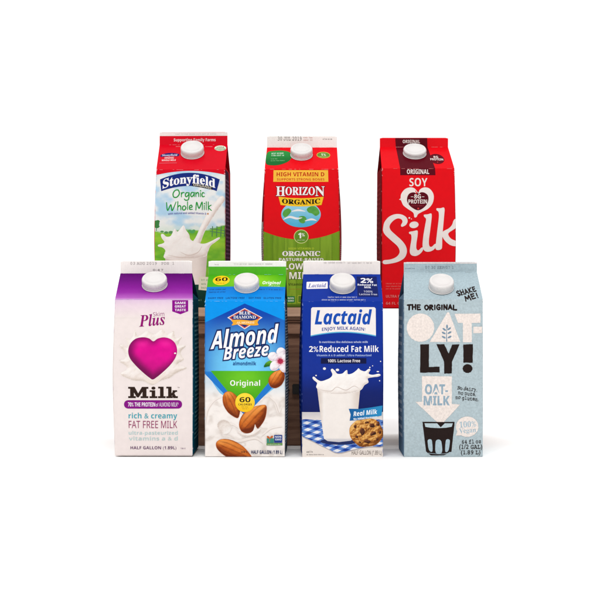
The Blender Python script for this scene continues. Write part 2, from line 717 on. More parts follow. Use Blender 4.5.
    def cap(s, px, ybot, rpx, hmm=10.5, tone=1.0):
        r = rpx * s.s * 0.985
        slope = math.atan2(s.zf - s.zs, s.hd - s.tf)
        cy = ybot - rpx * math.sin(slope)
        base = s.to3d([px], [cy], np.array([0.0005]))[0]
        Mx = Matrix.Translation(base) @ Matrix.Rotation(slope, 4, 'X')
        h = hmm * 1e-3

        def lathe(name, prof, ridges, parent):
            n = 144
            V, Fc = [], []
            for q, (rr, zz, kn) in enumerate(prof):
                for i in range(n):
                    a = 2 * math.pi * i / n
                    k = rr + (kn * (0.0003 if (i % 3) else -0.0003) if ridges else 0)
                    V.append(Mx @ Vector((k * math.cos(a), k * math.sin(a), zz)))
            for q in range(len(prof) - 1):
                for i in range(n):
                    j = (i + 1) % n
                    Fc.append((q * n + i, q * n + j, (q + 1) * n + j, (q + 1) * n + i))
            Fc.append(tuple((len(prof) - 1) * n + i for i in range(n)))
            o = link_mesh(name, V, Fc, M_CAP, parent, None, True)
            o.data.polygons[len(Fc) - 1].use_smooth = False
            return o
        o = lathe('spout_cap', [(r * 0.97, 0.0012, 0), (r, 0.0016, 0), (r, 0.0026, 0), (r * 0.968, 0.0028, 0), (r * 0.968, 0.0033, 0), (r * 0.995, 0.0035, 0), (r, 0.0040, 1), (r, h - 0.0022, 1), (r * 0.985, h - 0.0012, 0.3), (r * 0.955, h - 0.0003, 0),
                                (r * 0.90, h, 0), (r * 0.80, h, 0), (r * 0.78, h - 0.0004, 0), (r * 0.3, h - 0.0004, 0), (r * 0.02, h - 0.0004, 0)], True, s.root)
        lathe('spout_flange', [(r * 1.035, 0.0, 0), (r * 1.035, 0.0005, 0), (r * 1.02, 0.0009, 0), (r * 0.9, 0.0011, 0)], False, o)

    # ---- artwork
    def add(s, name, V, Fc, col, same=False, on=None, step=4.0, lift=0.0):
        V = np.asarray(V, float)
        if len(Fc) == 0:
            return
        if not same:
            s.layer += 1
        xa, xb = s.x0 + 0.02, s.x1 - 0.02
        bm = bmesh.new()
        bv = [bm.verts.new((v[0], v[1], 0)) for v in V]
        for f in Fc:
            try:
                bm.faces.new([bv[i] for i in f])
            except ValueError:
                pass
        lo, hi = V.min(0), V.max(0)

        def cut(co, no, **kw):
            bmesh.ops.bisect_plane(bm, geom=bm.verts[:] + bm.edges[:] + bm.faces[:], plane_co=co, plane_no=no, dist=1e-7, **kw)
        for yy in (s.ysh, s.yfb):
            if lo[1] < yy < hi[1]:
                cut((0, yy, 0), (0, 1, 0))
        if lo[0] < xa:
            cut((xa, 0, 0), (1, 0, 0), clear_inner=True)
        if hi[0] > xb:
            cut((xb, 0, 0), (1, 0, 0), clear_outer=True)
        if hi[1] > s.yb - 0.3:
            cut((0, s.yb - 0.3, 0), (0, 1, 0), clear_outer=True)
        if lo[1] < s.yft + 0.3:
            cut((0, s.yft + 0.3, 0), (0, 1, 0), clear_inner=True)
        if step:
            for ax in (0, 1):
                if hi[ax] - lo[ax] > step * 1.6:
                    for g in np.arange(math.ceil(lo[ax] / step) * step, hi[ax], step):
                        cut((g, 0, 0) if ax == 0 else (0, g, 0), (1, 0, 0) if ax == 0 else (0, 1, 0))
        if lo[1] < s.ysh and hi[1] > s.yfb and hi[1] - lo[1] > 1.6:
            for g in np.arange(max(lo[1], s.yfb) + 1.2, min(hi[1], s.ysh), 1.6):
                cut((0, g, 0), (0, 1, 0))
        if lo[0] < xa + 1.5:
            for g in (0.1, 0.25, 0.5, 0.9, 1.4, 2.0):
                cut((xa + g, 0, 0), (1, 0, 0))
        if hi[0] > xb - 1.5:
            for g in (0.1, 0.25, 0.5, 0.9, 1.4, 2.0):
                cut((xb - g, 0, 0), (1, 0, 0))
        bm.verts.index_update()
        P = np.array([(v.co.x, v.co.y) for v in bm.verts])
        # a face that ends on a fold belongs to its own panel: nudge its fold vertices there
        Fs = [[v.index for v in f.verts] for f in bm.faces]
        bm.free()
        if len(P) == 0:
            return
        h = np.full(len(P), EPS0 + EPS * (s.layer + lift))
        h = np.where(P[:, 1] < s.yfb, h * 2.0, np.where(P[:, 1] < s.ysh, h * 1.6, h))
        P3 = s.to3d(P[:, 0], P[:, 1], h)
        c = col(P[:, 0], P[:, 1]) if callable(col) else np.tile(lin(col), (len(P), 1))
        if on is None:
            my = P[:, 1].mean()
            on = 'body' if my > s.ysh else ('roof' if my > s.yfb else 'fin')
        q = s.parts.setdefault((on, name), ([], [], []))
        k = sum(len(a) for a in q[0])
        q[0].append(P3)
        q[1].extend([tuple(i + k for i in f) for f in Fs])
        q[2].append(c)

    def poly(s, name, pts, col, step=None, **kw):
        V, Fc = fill(pts, step)
        s.add(name, V, Fc, col, step=None if (step and step < 4) else 4.0, **kw)

    def pieces(s, name, polys, col, **kw):
        V, Fc = union(polys)
        s.add(name, V, Fc, col, **kw)

    def grad(s, name, y0, y1, stops, step=1.5, xs=None, **kw):
        """full-width band whose colour follows y"""
        rc = ramp(stops)
        a, b = xs or (s.x0, s.x1)
        ys = np.unique(np.concatenate([np.arange(y0, y1, step), [y1]]))
        V = [(x, y) for y in ys for x in (a, b)]
        Fc = [(2 * i, 2 * i + 1, 2 * i + 3, 2 * i + 2) for i in range(len(ys) - 1)]
        s.add(name, V, Fc, lambda x, y: rc(y), **kw)

    def text(s, name, t, x0, x1, yb, h, col, style='sansb', off=0.0, rot=0, slant=0.0, warp=None, res=3, space=1.0, same=True, align='l', **kw):
        if 'M' in t and abs(off) < 0.02:
            off = 0.0
        V, Fc = glyphs(t, style, off, res, space)
        V0 = glyphs(t, style, 0.0, res, space)[0]
        ch = cap_h(style)
        lo, hi = V0[:, 0].min(), V0[:, 0].max()
        sy = h / ch
        sx = (x1 - x0) / (hi - lo)
        x = x0 + (V[:, 0] - lo) * sx
        y = yb - V[:, 1] * sy
        x = x + slant * (yb - y)
        if rot:
            a = math.radians(rot)
            c, sn = math.cos(a), math.sin(a)
            cx, cy = (x0 + x1) / 2, yb
            x, y = cx + (x - cx) * c + (y - cy) * sn, cy - (x - cx) * sn + (y - cy) * c
        if warp:
            x, y = warp(x, y)
        s.add(name, np.stack([x, y], 1), Fc, col, same=same, step=4.0 if (x1 - x0) > 9 else None, lift=0.6, **kw)

    def micro(s, name, x0, x1, y, h, col, seed=1, slope=0.0, **kw):
        """a line of print too small to read: little letter-sized ticks in word groups"""
        rg = random.Random(seed)
        V, Fc = [], []
        x = x0
        wd = h * 0.62
        while x < x1 - wd:
            for _ in range(rg.randint(2, 8)):
                if x > x1 - wd:
                    break
                yy = y + slope * (x - x0)
                g = rg.choice(LETTERISH)
                for (a0, b0, a1, b1) in g:
                    k = len(V)
                    q = [(x + a0 * wd, yy - b1 * h), (x + a1 * wd, yy - b1 * h), (x + a1 * wd, yy - b0 * h), (x + a0 * wd, yy - b0 * h)]
                    V += q
                    Fc.append((k, k + 1, k + 2, k + 3))
                x += wd
            x += wd * 0.8
        if Fc:
            s.add(name, V, Fc, col, same=True, step=None, lift=0.6, **kw)

    def wear(s, tone, seed, left=1, right=1, fold=0.5):
        """scuffed print and painted edge highlights: lighter flecks at the shoulder corners and along the folds"""
        rg = random.Random(seed)
        ps = []
        for sd, on in ((0, left), (1, right)):
            if not on:
                continue
            x = s.x1 - 0.45 if sd else s.x0 + 0.45
            for k in range(5):
                yy = s.ysh + rg.uniform(-0.6, 2.2) + k * rg.uniform(0, 2.5)
                ps.append(smooth(ell(x + (-1 if sd else 1) * rg.uniform(-0.2, 0.35), yy, rg.uniform(0.15, 0.4), rg.uniform(0.25, 0.9), 7, rg.uniform(-20, 20)), 2))
            for k in range(10):
                ps.append(ell(x + (-1 if sd else 1) * rg.uniform(-0.25, 0.0), rg.uniform(s.ysh, s.yb - 2), 0.12, rg.uniform(0.3, 2.2), 6))
        for yy, n in ((s.ysh + 0.15, 12), (s.yfb + 0.15, 8)):
            for k in range(int(n * fold * 2)):
                a = rg.uniform(s.x0 + 2, s.x1 - 6)
                ps.append(rect(a, yy - 0.01, a + rg.uniform(0.8, 4.5), yy + rg.uniform(0.1, 0.24)))
        s.layer += 1
        V, Fc = [], []
        V, Fc = union(ps)
        s.add('worn_highlight_print', V, Fc, tone, on='body')  # worn spots and edge highlights, both painted in one lighter tone

    def finish(s):
        par = {'body': s.body, 'roof': s.gable, 'fin': s.fin}
        for (on, name), (v, f, c) in s.parts.items():
            o = link_mesh(name, np.concatenate(v), f, s.fmat if on == 'fin' else s.mat, par[on], np.concatenate(c))
            if name == 'worn_highlight_print':
                o['kind'] = 'stuff'                        # scuffs and highlight flecks nobody could count

    def side_print(s, side, name, rects, parent=None):
        """flat print on a side wall: rects (u0, z0, u1, z1, colour), u 0..1 from the front edge to the back edge"""
        sg = 1 if side == 'r' else -1
        bulge = s.bu + max(s.br if sg > 0 else s.bl, 0)
        wid = s.br if sg > 0 else s.bl
        V, Fc, cc = [], [], []
        for n_, (u0, z0, u1, z1, c) in enumerate(rects):
            nu = max(1, int(abs(u1 - u0) * 24))
            nz = max(1, int(abs(z1 - z0) * 30))
            k = len(V)
            for j in range(nz + 1):
                for i in range(nu + 1):
                    a = (u0 + (u1 - u0) * i / nu) * 2 - 1
                    z = (z0 + (z1 - z0) * j / nz) * s.zs
                    b = float(s.B(np.array(z)))
                    half = s.hd
                    yy = a * half
                    r = s.r * (0.35 + 0.65 * min(b * 2.5, 1))
                    e = max(0, abs(yy) - (half - r))
                    drop = r - math.sqrt(max(r * r - e * e, 0))
                    X = s.hw - drop + bulge * (1 - a * a) * b + wid * b + EPS0 + (EPS * 3 if n_ else 0)
                    V.append((sg * X, yy, z))
                    cc.append(lin(c))
            for j in range(nz):
                for i in range(nu):
                    a = k + j * (nu + 1) + i
                    Fc.append((a, a + 1, a + nu + 2, a + nu + 1))
        link_mesh(name, V, Fc, s.mat, s.body, cc)


def fine_rows(u0, u1, z0, z1, n, c, seed):
    rg = random.Random(seed)
    out = []
    for i in range(n):
        z = z0 + (z1 - z0) * i / n
        a = u0
        while a < u1 - 0.03:
            b = min(u1, a + rg.uniform(0.03, 0.16))
            out.append((a, z, b, z + (z1 - z0) / n * 0.42, c))
            a = b + 0.02
    return out


# ------------------------------------------------------------------ ground
gm = bpy.data.meshes.new('ground')
gm.from_pydata([(-1.6, -1.75, 0), (1.6, -1.75, 0), (1.6, 1.0, 0), (-1.6, 1.0, 0)], [], [(0, 1, 2, 3)])
gm.materials.append(M_GROUND)
go = bpy.data.objects.new('ground', gm)
COL.objects.link(go)
go['kind'] = 'structure'


# ------------------------------------------------------------------ wooden risers behind the front row
def riser(label, pxa, pxb, hardware):
    Yf, Yb = 0.128, 0.300
    zc = EYE - (307.5 - 288) * (DIST + 0.18) / F_PX
    k = (DIST + Yf) / F_PX
    xa, xb = (pxa - 300) * k, (pxb - 300) * k
    root = thing('display_riser', label, 'riser', ((xa + xb) / 2, Yf, 0))
    L = (xb - xa) / 2
    D = Yb - Yf
    boxes_mesh('top_board', [(-L, -0.004, zc - 0.0125, L, D, zc)], M_WOODTOP, root, 0.002)
    boxes_mesh('moulding', [(-L + 0.001, -0.0015, zc - 0.0152, L - 0.001, 0.0028, zc - 0.0127), (-L + 0.002, 0.0005, zc - 0.0182, L - 0.002, 0.0028, zc - 0.0155)], M_WOOD, root, 0.0006)
    zt = zc - 0.0185
    boxes_mesh('side_panel', [(-L + 0.003, 0.018, 0, -L + 0.018, D - 0.002, zt)], M_WOOD, root)
    boxes_mesh('side_panel', [(L - 0.018, 0.018, 0, L - 0.003, D - 0.002, zt)], M_WOOD, root)
    boxes_mesh('front_frame', [(-L + 0.002, 0.003, 0, L - 0.002, 0.016, 0.022), (-L + 0.002, 0.003, zt - 0.016, L - 0.002, 0.016, zc - 0.0128),
                               (-L + 0.002, 0.0035, 0.0225, -L + 0.022, 0.0155, zt - 0.0165), (L - 0.022, 0.0035, 0.0225, L - 0.002, 0.0155, zt - 0.0165)], M_WOOD, root)
    boxes_mesh('front_panel', [(-L + 0.019, 0.0085, 0.0185, L - 0.019, 0.0135, zt - 0.0135)], M_WOOD, root)
    if hardware:
        for px in hardware:
            c = (px - 300) * k - (xa + xb) / 2
            zz = EYE - (389 - 288) * k
            h = boxes_mesh('latch', [(c - 0.006, 0.002, zz - 0.007, c + 0.006, 0.0084, zz + 0.006)], M_IRON, root, 0.001)
            boxes_mesh('latch_pin', [(c - 0.0115, 0.004, zz - 0.003, c - 0.0095, 0.0084, zz - 0.001)], M_IRON, h, 0.0004)
    return root


riser('long brown wooden riser with tan top edge under the two left back cartons', 147, 372, (297,))
riser('short brown wooden riser hidden behind the pale blue carton', 407, 474, None)

CREAM = (241, 230, 225)
GREY = (150, 146, 146)

# =================================================================== 1 magenta heart carton
c = Carton('white carton with a big magenta heart and purple gable', 115.2, 193.0, 456.0, 299.5, 273.5, 260.6, 120.5, 192.3, 0,
           (240, 228, 225), (232, 220, 216), (8, 78, 100), CREAM, (104, 4, 120), (250, 243, 239), rot=-0.3, bl=2.0, br=0.3)
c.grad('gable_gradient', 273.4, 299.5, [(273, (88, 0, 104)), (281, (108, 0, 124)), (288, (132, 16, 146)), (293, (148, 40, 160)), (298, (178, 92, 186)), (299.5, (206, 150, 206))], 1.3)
c.grad('body_gradient', 299.5, 318, [(299.5, (226, 196, 224)), (305, (236, 214, 226)), (318, (240, 228, 225))], 1.5, xs=(c.x0, c.x1 - 0.3))
c.poly('body_gradient', rect(c.x0, 299.2, c.x1, 299.9), (196, 150, 205))
c.text('date_stamp', '03 AUG 2019   PDS  1', 126, 173.5, 264.6, 2.4, (176, 168, 168), 'mono')
c.text('date_stamp', '0:47', 150.5, 161.5, 270.8, 1.7, (120, 116, 116), 'mono')
c.poly('taste_badge', [(172.4, 300.2), (188.4, 300.2), (188.4, 311.2), (180.6, 314.3), (172.4, 311.4)], (140, 8, 138))
for i, t in enumerate(('SAME', 'GREAT', 'TASTE')):
    c.text('taste_badge', t, 175, 186, 304.0 + i * 3.55, 2.3, (248, 240, 248), 'sansb')
c.text('brand_lettering', 'Skim', 153.5, 164.6, 316.2, 4.1, (150, 60, 120), 'sans', rot=3)
c.text('brand_lettering', 'Plus', 140, 165.6, 325.6, 11.2, (146, 14, 112), 'serifbi', rot=5, off=0.004)
# the splash printed behind the heart
sp = smooth([(126, 352), (121, 346), (124, 344), (129, 347), (127, 338), (132, 339), (136, 330), (139, 336), (147, 331), (155, 334), (162, 329), (168, 334), (174, 331), (176, 338),
             (182, 337), (179, 344), (186, 346), (181, 352), (184, 360), (178, 364), (187, 368), (177, 373), (170, 378), (160, 381), (153, 385), (143, 381), (133, 380), (122, 374), (129, 368), (121, 361), (127, 358)], 5)
c.poly('splash_picture', sp, relief(sp, 5, [(0, (205, 190, 178)), (0.4, (230, 217, 208)), (0.65, (241, 230, 224)), (1, (252, 248, 244))], 0.28, 0.14, seed=3, gain=0.7, bias=0.1), 0.8)
heart = smooth([(153.7, 341.2), (149.5, 338.3), (143.5, 337.2), (136.5, 338.8), (131.4, 344), (129.6, 351), (131.4, 358.2), (137, 365.5), (144, 372.5), (150, 377.6), (153.2, 379.4), (157, 377.2),
                (163.5, 371.8), (170.6, 364.8), (175.7, 357.5), (177.3, 350), (175.2, 343), (170, 338.6), (163.5, 337.3), (158, 338.6)], 6)


def heart_col(x, y):
    d = dist_poly(heart, np.stack([x, y], 1))
    e = ss(-1, 9, d + 0.12 * (x - 153) - 0.10 * (y - 356))
    t = np.clip(e, 0, 1)
    low = ss(352, 381, y + 0.25 * (150 - x))
    a = mix(lin((216, 0, 138)), lin((236, 4, 150)), fbm(x * 0.22, y * 0.22))
    b = mix(lin((134, 4, 94)), lin((92, 4, 62)), low)
    o = mix(b, a, t)
    o = mix(o, lin((132, 6, 90)), low * 0.6)
    hl = np.exp(-(((x - 143) / 6) ** 2 + ((y - 344) / 3.2) ** 2)) + np.exp(-(((x - 166) / 5) ** 2 + ((y - 343.5) / 3) ** 2))
    return mix(o, lin((255, 50, 170)), hl * 0.35)


c.poly('heart_picture', heart, heart_col, 0.7)
c.pieces('splash_picture', stroke([(141, 371.5), (147, 377.5), (153, 381.5), (161, 376.5), (166, 371.5), (164, 375.5), (156, 382.6), (150, 382), (143, 377)], [0.3, 1.3, 2.6, 1.6, 0.3, 0.8, 1.4, 1.2, 0.3]), (238, 224, 214))
c.poly('splash_picture', ell(175.3, 353.2, 1.0, 0.8, 12), (246, 240, 236))
c.poly('splash_picture', ell(168, 371.3, 0.7, 0.6, 12), (246, 240, 236), same=True)
# slab-serif word
SL = (44, 26, 18)
y0, y1 = 386.8, 398.0


def slab(xa, xb, yt, yb_=y1, t=1.9):
    return [rect(xa, yt, xb, yt + t)] if yb_ is None else [rect(xa, yb_ - t, xb, yb_)]


pc = []
pc += [rect(131.6, y0, 135.2, y1), rect(129.7, y0, 134.6, y0 + 1.8), rect(129.7, y1 - 1.9, 137.0, y1), rect(143.4, y0, 147.2, y1), rect(144, y0, 149.0, y0 + 1.8), rect(141.6, y1 - 1.9, 149.0, y1),
       np.array([(132.0, y0), (135.9, y0), (140.6, y1 - 2.2), (138.2, y1 - 0.5)]), np.array([(146.6, y0), (142.9, y0), (137.9, y1 - 2.2), (139.6, y1 - 0.5)])]
pc += [rect(152.2, 390.2, 155.6, y1), rect(150.2, 390.2, 154, 391.8), rect(150.1, y1 - 1.9, 157.7, y1), ell(153.9, 388.0, 1.95, 1.5, 20)]
pc += [rect(160.4, y0 - 0.2, 163.9, y1), rect(158.5, y0 - 0.2, 162, y0 + 1.5), rect(158.4, y1 - 1.9, 165.9, y1)]
pc += [rect(168.4, y0 - 0.2, 171.7, y1), rect(166.6, y0 - 0.2, 170, y0 + 1.5), rect(166.6, y1 - 1.9, 173.0, y1), np.array([(171.4, 393.4), (174.2, 390.4), (177.2, 390.4), (171.4, 396.4)]), rect(172.8, 390.2, 177.3, 391.7),
       np.array([(172.0, 394.2), (174.2, 392.6), (177.0, y1), (173.6, y1)]), rect(173.4, y1 - 1.9, 178.0, y1)]
c.pieces('product_lettering', pc, SL)
c.text('product_lettering', 'TM', 177.6, 179.6, 388, 1.1, (120, 100, 96), 'sans')
c.poly('protein_banner', rect(125.6, 400.1, 182.2, 408.5, 4.0), (132, 6, 130))
c.text('protein_banner', '70% THE PROTEIN', 129.4, 155.6, 406.4, 4.1, (246, 238, 246), 'sansb')
c.text('protein_banner', 'of', 156.3, 158.8, 406.4, 3.4, (246, 238, 246), 'sans')
c.text('protein_banner', 'ALMOND MILK*', 159.6, 178.6, 406.4, 4.1, (246, 238, 246), 'sans')
c.text('small_print', 'rich & creamy', 129.8, 177.4, 418.3, 5.4, (52, 164, 180), 'sansb', off=-0.006)
c.text('small_print', 'FAT FREE MILK', 129.8, 177.4, 428.0, 7.2, (150, 44, 98), 'sans', off=0.012)
c.text('small_print', 'ultra-pasteurized', 129.6, 178, 434.6, 3.6, (178, 208, 208), 'sansb', off=-0.01)
c.text('small_print', 'vitamins a & d', 129.6, 178, 440.4, 3.9, (184, 210, 208), 'sansb', off=-0.01)
c.text('small_print', 'HALF GALLON (1.89L)', 131, 176.6, 449.2, 3.0, (96, 52, 98), 'sansb', off=-0.004)
c.micro('small_print', 180.8, 186.4, 449.0, 1.7, (130, 100, 128), 4)
c.wear((226, 206, 224), 9)
c.cap(153.7, 293.2, 12.7)
c.finish()
c.side_print('r', 'side_print', fine_rows(0.16, 0.90, 0.10, 0.93, 30, (96, 150, 164), 5))

# =================================================================== 2 almond drink
c = Carton('bright blue carton with a green gable, brown almonds and a white blossom', 205.8, 285.6, 456.8, 301.0, 275.2, 260.8, 208.6, 286.2, 0,
           (10, 145, 232), (232, 222, 215), (88, 100, 112), CREAM, (70, 180, 30), (252, 250, 247), rot=-1.3, bl=0.2, br=0.4,
           frontsplit=(395, (232, 222, 214)))


def green_roof(x, y):
    g = np.exp(-(((x - 250) / 26) ** 2 + ((y - 281) / 9) ** 2))
    return mix(lin((64, 168, 26)), lin((146, 214, 36)), g)


c.poly('gable_gradient', rect(c.x0, 266.6, c.x1, 275.2), (86, 186, 40))
c.poly('gable_gradient', rect(c.x0, 275.2, c.x1, 287.5), green_roof, 2.0)
c.grad('blue_band', 287.4, 301, [(287.4, (14, 116, 208)), (293, (10, 128, 218)), (301, (6, 146, 232))], 2)
c.poly('calorie_badge', ell(219.6, 280.8, 8.6, 4.9), (250, 206, 30))
c.text('calorie_badge', '60', 213.4, 226, 281.6, 3.9, (30, 28, 16), 'sansb', off=0.0)
c.micro('calorie_badge', 215, 225, 284.2, 1.2, (70, 60, 20), 2)
c.text('gable_lettering', 'Original', 262, 280.6, 284.9, 3.1, (250, 252, 244), 'sansbi')
c.micro('gable_lettering', 268, 280, 287.0, 1.1, (236, 246, 226), 3)
c.micro('gable_lettering', 208.5, 226, 290.6, 1.5, (14, 52, 110), 5)
c.micro('gable_lettering', 208.5, 226, 293.2, 1.5, (14, 52, 110), 6)
c.micro('gable_lettering', 259, 283, 290.8, 1.5, (14, 52, 110), 7)
c.text('gable_lettering', 'DAIRY FREE · LACTOSE FREE  ·  SOY FREE · GLUTEN FREE', 208.5, 282, 299.2, 1.7, (12, 60, 120), 'sansb')
c.micro('date_stamp', 212, 217, 265, 1.2, (170, 166, 166), 8)
c.micro('date_stamp', 232, 272, 264.6, 1.6, (205, 202, 202), 9)
# body background: bright sky blue, the deep blue diamond, pale milk below
c.poly('sky_background', rect(c.x0, 301, c.x1, 398), lambda x, y: mix(lin((4, 150, 238)), lin((118, 192, 238)), ss(366, 392, y)), 3)
dia = np.array([(245.6, 303.5), (287, 321), (287, 373), (247, 414.5), (245, 414.5), (205, 373), (205, 323)])


def dia_col(x, y):
    t = ss(312, 362, y)
    o = mix(lin((14, 72, 176)), lin((116, 208, 252)), t * np.clip(1.15 - np.abs(x - 245) / 70, 0, 1))
    o = mix(o, lin((28, 120, 212)), ss(25, 42, np.abs(x - 245)) * 0.6)
    return mix(o, lin((30, 120, 206)), ss(371, 372, y))


milk = smooth([(204, 376), (211, 379), (216, 386), (221, 393), (228, 397), (237, 402), (250, 404), (262, 398), (270, 392), (276, 387), (281, 381), (288, 377), (288, 420), (288, 459), (246, 459), (204, 459), (204, 420)], 5)


def milk_col(x, y):
    n = fbm(x * 0.075 + 3, y * 0.11 + 1.5 * fbm(x * 0.05, y * 0.05), 3)
    r = np.abs(np.sin(6.5 * n + x * 0.025))
    o = mix(lin((214, 202, 193)), lin((248, 241, 236)), 0.3 + 0.8 * r)
    top = ss(400, 380, y)
    return mix(o, lin((196, 218, 232)), top * 0.75)


c.poly('milk_picture', milk, milk_col, 1.0)
c.poly('blue_diamond', dia, dia_col, 1.6)
c.poly('flavour_panel', [(211.6, 370.8), (279.0, 370.8), (245.6, 411.5)], lambda x, y: mix(lin((64, 166, 24)), lin((110, 200, 34)), np.exp(-(((x - 245) / 22) ** 2 + ((y - 378) / 14) ** 2))), 2)
for pth in ([(224, 396), (216, 400), (209, 410), (207, 425)], [(270, 396), (276, 402), (280, 412), (283, 405)], [(222, 430), (232, 424), (240, 428)], [(262, 436), (272, 428), (283, 426)], [(228, 438), (240, 441), (256, 438), (264, 443)]):
    pl = stroke(pth, [0.4] + [3.0] * (len(pth) - 2) + [0.4])
    V_, F_ = union(pl)
    c.add('milk_picture', V_, F_, (243, 234, 228))
    c.pieces('milk_picture', stroke([(a, b + 1.2) for a, b in pth], [0.2] + [0.7] * (len(pth) - 2) + [0.2]), (222, 210, 202))
sw = smooth([(218, 425), (222, 420), (229, 421), (233, 427), (230, 433), (223, 434)], 5)
c.poly('milk_picture', sw, relief(sw, 5, [(0, (214, 200, 190)), (0.5, (236, 226, 219)), (1, (250, 246, 242))], 0.2, 0.2, light=(0.4, 0.6, 0.66)), 0.8)
# crest
c.poly('brand_crest', [(245.6, 308.0), (263.4, 317.6), (245.6, 329.3), (228.2, 317.6)], (236, 226, 222))
c.poly('brand_crest', [(245.6, 308.9), (261.8, 317.6), (245.6, 328.3), (229.8, 317.6)], (196, 70, 50))
c.poly('brand_crest', [(245.6, 310.1), (259.6, 317.6), (245.6, 327.2), (231.8, 317.6)], (22, 52, 124))
c.text('brand_crest', 'BLUE', 240.2, 251.4, 314.5, 2.9, (246, 244, 244), 'serifb', off=0.01)
c.text('brand_crest', 'DIAMOND', 234.4, 256.8, 318.6, 3.0, (246, 244, 244), 'serifb', off=0.01)
c.poly('brand_crest', smooth([(232.4, 320.2), (239, 319.6), (246, 320), (253, 320.6), (259.6, 319.4), (258.4, 322.4), (259.2, 325), (252, 325.4), (245.6, 324.6), (239, 324.4), (232.8, 325.4), (234, 322.8)], 3), (240, 170, 50))
c.text('brand_crest', 'ALMONDS', 237, 255.4, 323.6, 2.1, (252, 240, 214), 'serifbi')


def rise(x, y):
    return x, y - (x - 211) * 0.105


for o_, cc, sm in ((0.062, (16, 36, 96), False), (0.0, (250, 248, 250), False)):
    c.text('brand_lettering', 'Almond', 211.6, 279.2, 349.2, 17.2, cc, 'sansbi', off=o_ + 0.006, warp=rise, same=sm, res=4)
    c.text('brand_lettering', 'Breeze', 224.8, 269.4, 361.2, 12.4, cc, 'sansbi', off=o_ * 1.15 + 0.006, warp=rise, same=o_ > 0 or True, res=4)
c.text('product_lettering', 'almondmilk', 234, 257, 365.2, 3.6, (16, 66, 140), 'sansb')
c.text('product_lettering', 'Original', 231.2, 261.0, 385.6, 5.4, (250, 252, 244), 'sansb', off=-0.004)


def almond(cx, cy, rx, ry, rot, seed, clip=None):
    a = math.radians(rot)
    ca, sa = math.cos(a), math.sin(a)
    base = [(-1, 0), (-0.8, -0.62), (-0.3, -0.97), (0.3, -0.85), (0.75, -0.45), (1.02, 0.02), (0.75, 0.5), (0.3, 0.88), (-0.3, 0.96), (-0.82, 0.6)]
    pl = smooth([(cx + (u * rx) * ca - (v * ry) * sa, cy + (u * rx) * sa + (v * ry) * ca) for u, v in base], 5)
    rel = relief(pl, min(rx, ry) * 0.95, [(0, (110, 40, 8)), (0.3, (164, 74, 18)), (0.55, (206, 106, 34)), (0.8, (240, 150, 66)), (1, (252, 190, 116))], 0.03, 0.3, light=(-0.2, -0.75, 0.62), seed=seed, gain=0.8)

    def f(x, y):
        o = rel(x, y)
        u = ((x - cx) * ca + (y - cy) * sa) / rx
        v = (-(x - cx) * sa + (y - cy) * ca) / ry
        vv = v / np.sqrt(np.maximum(1.08 - u * u, 0.06))
        g = np.sin(vv * 13 + 2.4 * fbm(u * 1.6 + seed, v * 2)) + 1.1 * (fbm(u * 2.2 + seed, v * 14) - 0.5)
        return mix(o, lin((104, 40, 10)), ss(0.2, 1.1, g) * 0.5 * ss(1.02, 0.7, np.abs(u)))
    c.poly('almond_picture', pl, f, 0.55)


almond(233.2, 404.6, 14.2, 8.2, 66, 2)
almond(254.4, 418.2, 17.6, 10.6, -47, 5)
almond(235.0, 450.5, 19.5, 9.0, 24, 9)
almond(277.6, 378.5, 10.2, 7.4, -58, 12)
sw = smooth([(238, 430), (241, 431.4), (246, 433.4), (251, 432.8), (254, 430.4), (255.4, 426.6), (256.0, 424.2), (257.0, 426.6), (259.0, 428.8), (262.4, 427.4), (261.0, 431.6), (257, 435.0), (250, 437.2), (243, 435.8), (239, 433)], 5)
c.poly('milk_picture', sw, relief(sw, 3, [(0, (212, 198, 188)), (0.5, (240, 230, 224)), (1, (252, 248, 244))], 0.2, 0.2), 0.7)
leaf = smooth([(264.6, 366.8), (266.8, 362.6), (271, 360.6), (273.5, 362.4), (271.6, 365.4), (268.4, 366.4)], 5)
c.poly('blossom_picture', leaf, lambda x, y: mix(lin((30, 104, 30)), lin((100, 170, 50)), ss(366, 361, y)), 0.8)
for k, (dx, dy, rx, ry, ro) in enumerate(((-6.3, -4.0, 5.6, 4.6, 35), (1.4, -8.2, 5.8, 4.4, 80), (7.2, -2.6, 5.6, 4.6, -20), (4.0, 6.0, 5.6, 4.6, 60), (-4.4, 4.6, 5.6, 4.6, -40))):
    pl = smooth(ell(280.2 + dx, 361.0 + dy, rx, ry, 10, ro) + np.array([[0.35 * math.sin(3 * i + k), 0.35 * math.cos(5 * i)] for i in range(10)]), 4)
    rel = relief(pl, 3.4, [(0, (214, 196, 208)), (0.5, (244, 236, 240)), (1, (255, 252, 252))], 0.2, 0.4, seed=k)
    c.poly('blossom_picture', pl, (lambda rel: lambda x, y: mix(lin((232, 150, 180)), rel(x, y), ss(1.6, 5.5, np.hypot(x - 280.6, y - 361.2))))(rel), 0.6)
c.poly('blossom_picture', ell(281.0, 361.2, 2.7, 2.6, 20), lambda x, y: mix(lin((150, 16, 50)), lin((206, 60, 96)), fbm(x * 1.2, y * 1.2)), 0.5)
for k in range(9):
    a = k * 0.7
    c.poly('blossom_picture', ell(281 + 3.2 * math.cos(a), 361.2 + 3.0 * math.sin(a), 0.42, 0.42, 8), (214, 120, 60), same=k > 0)
c.poly('calorie_badge', ell(246.0, 402.4, 9.7, 9.6), lambda x, y: mix(lin((250, 196, 26)), lin((254, 222, 60)), ss(412, 394, y)), 2)
c.text('calorie_badge', '60', 240.6, 251.4, 402.0, 5.0, (28, 26, 18), 'sansb', off=0.0)
c.text('calorie_badge', 'CALORIES', 239.4, 252.8, 405.2, 1.9, (28, 26, 18), 'sansb')
c.micro('calorie_badge', 242.4, 250, 407.2, 1.0, (60, 52, 20), 11)
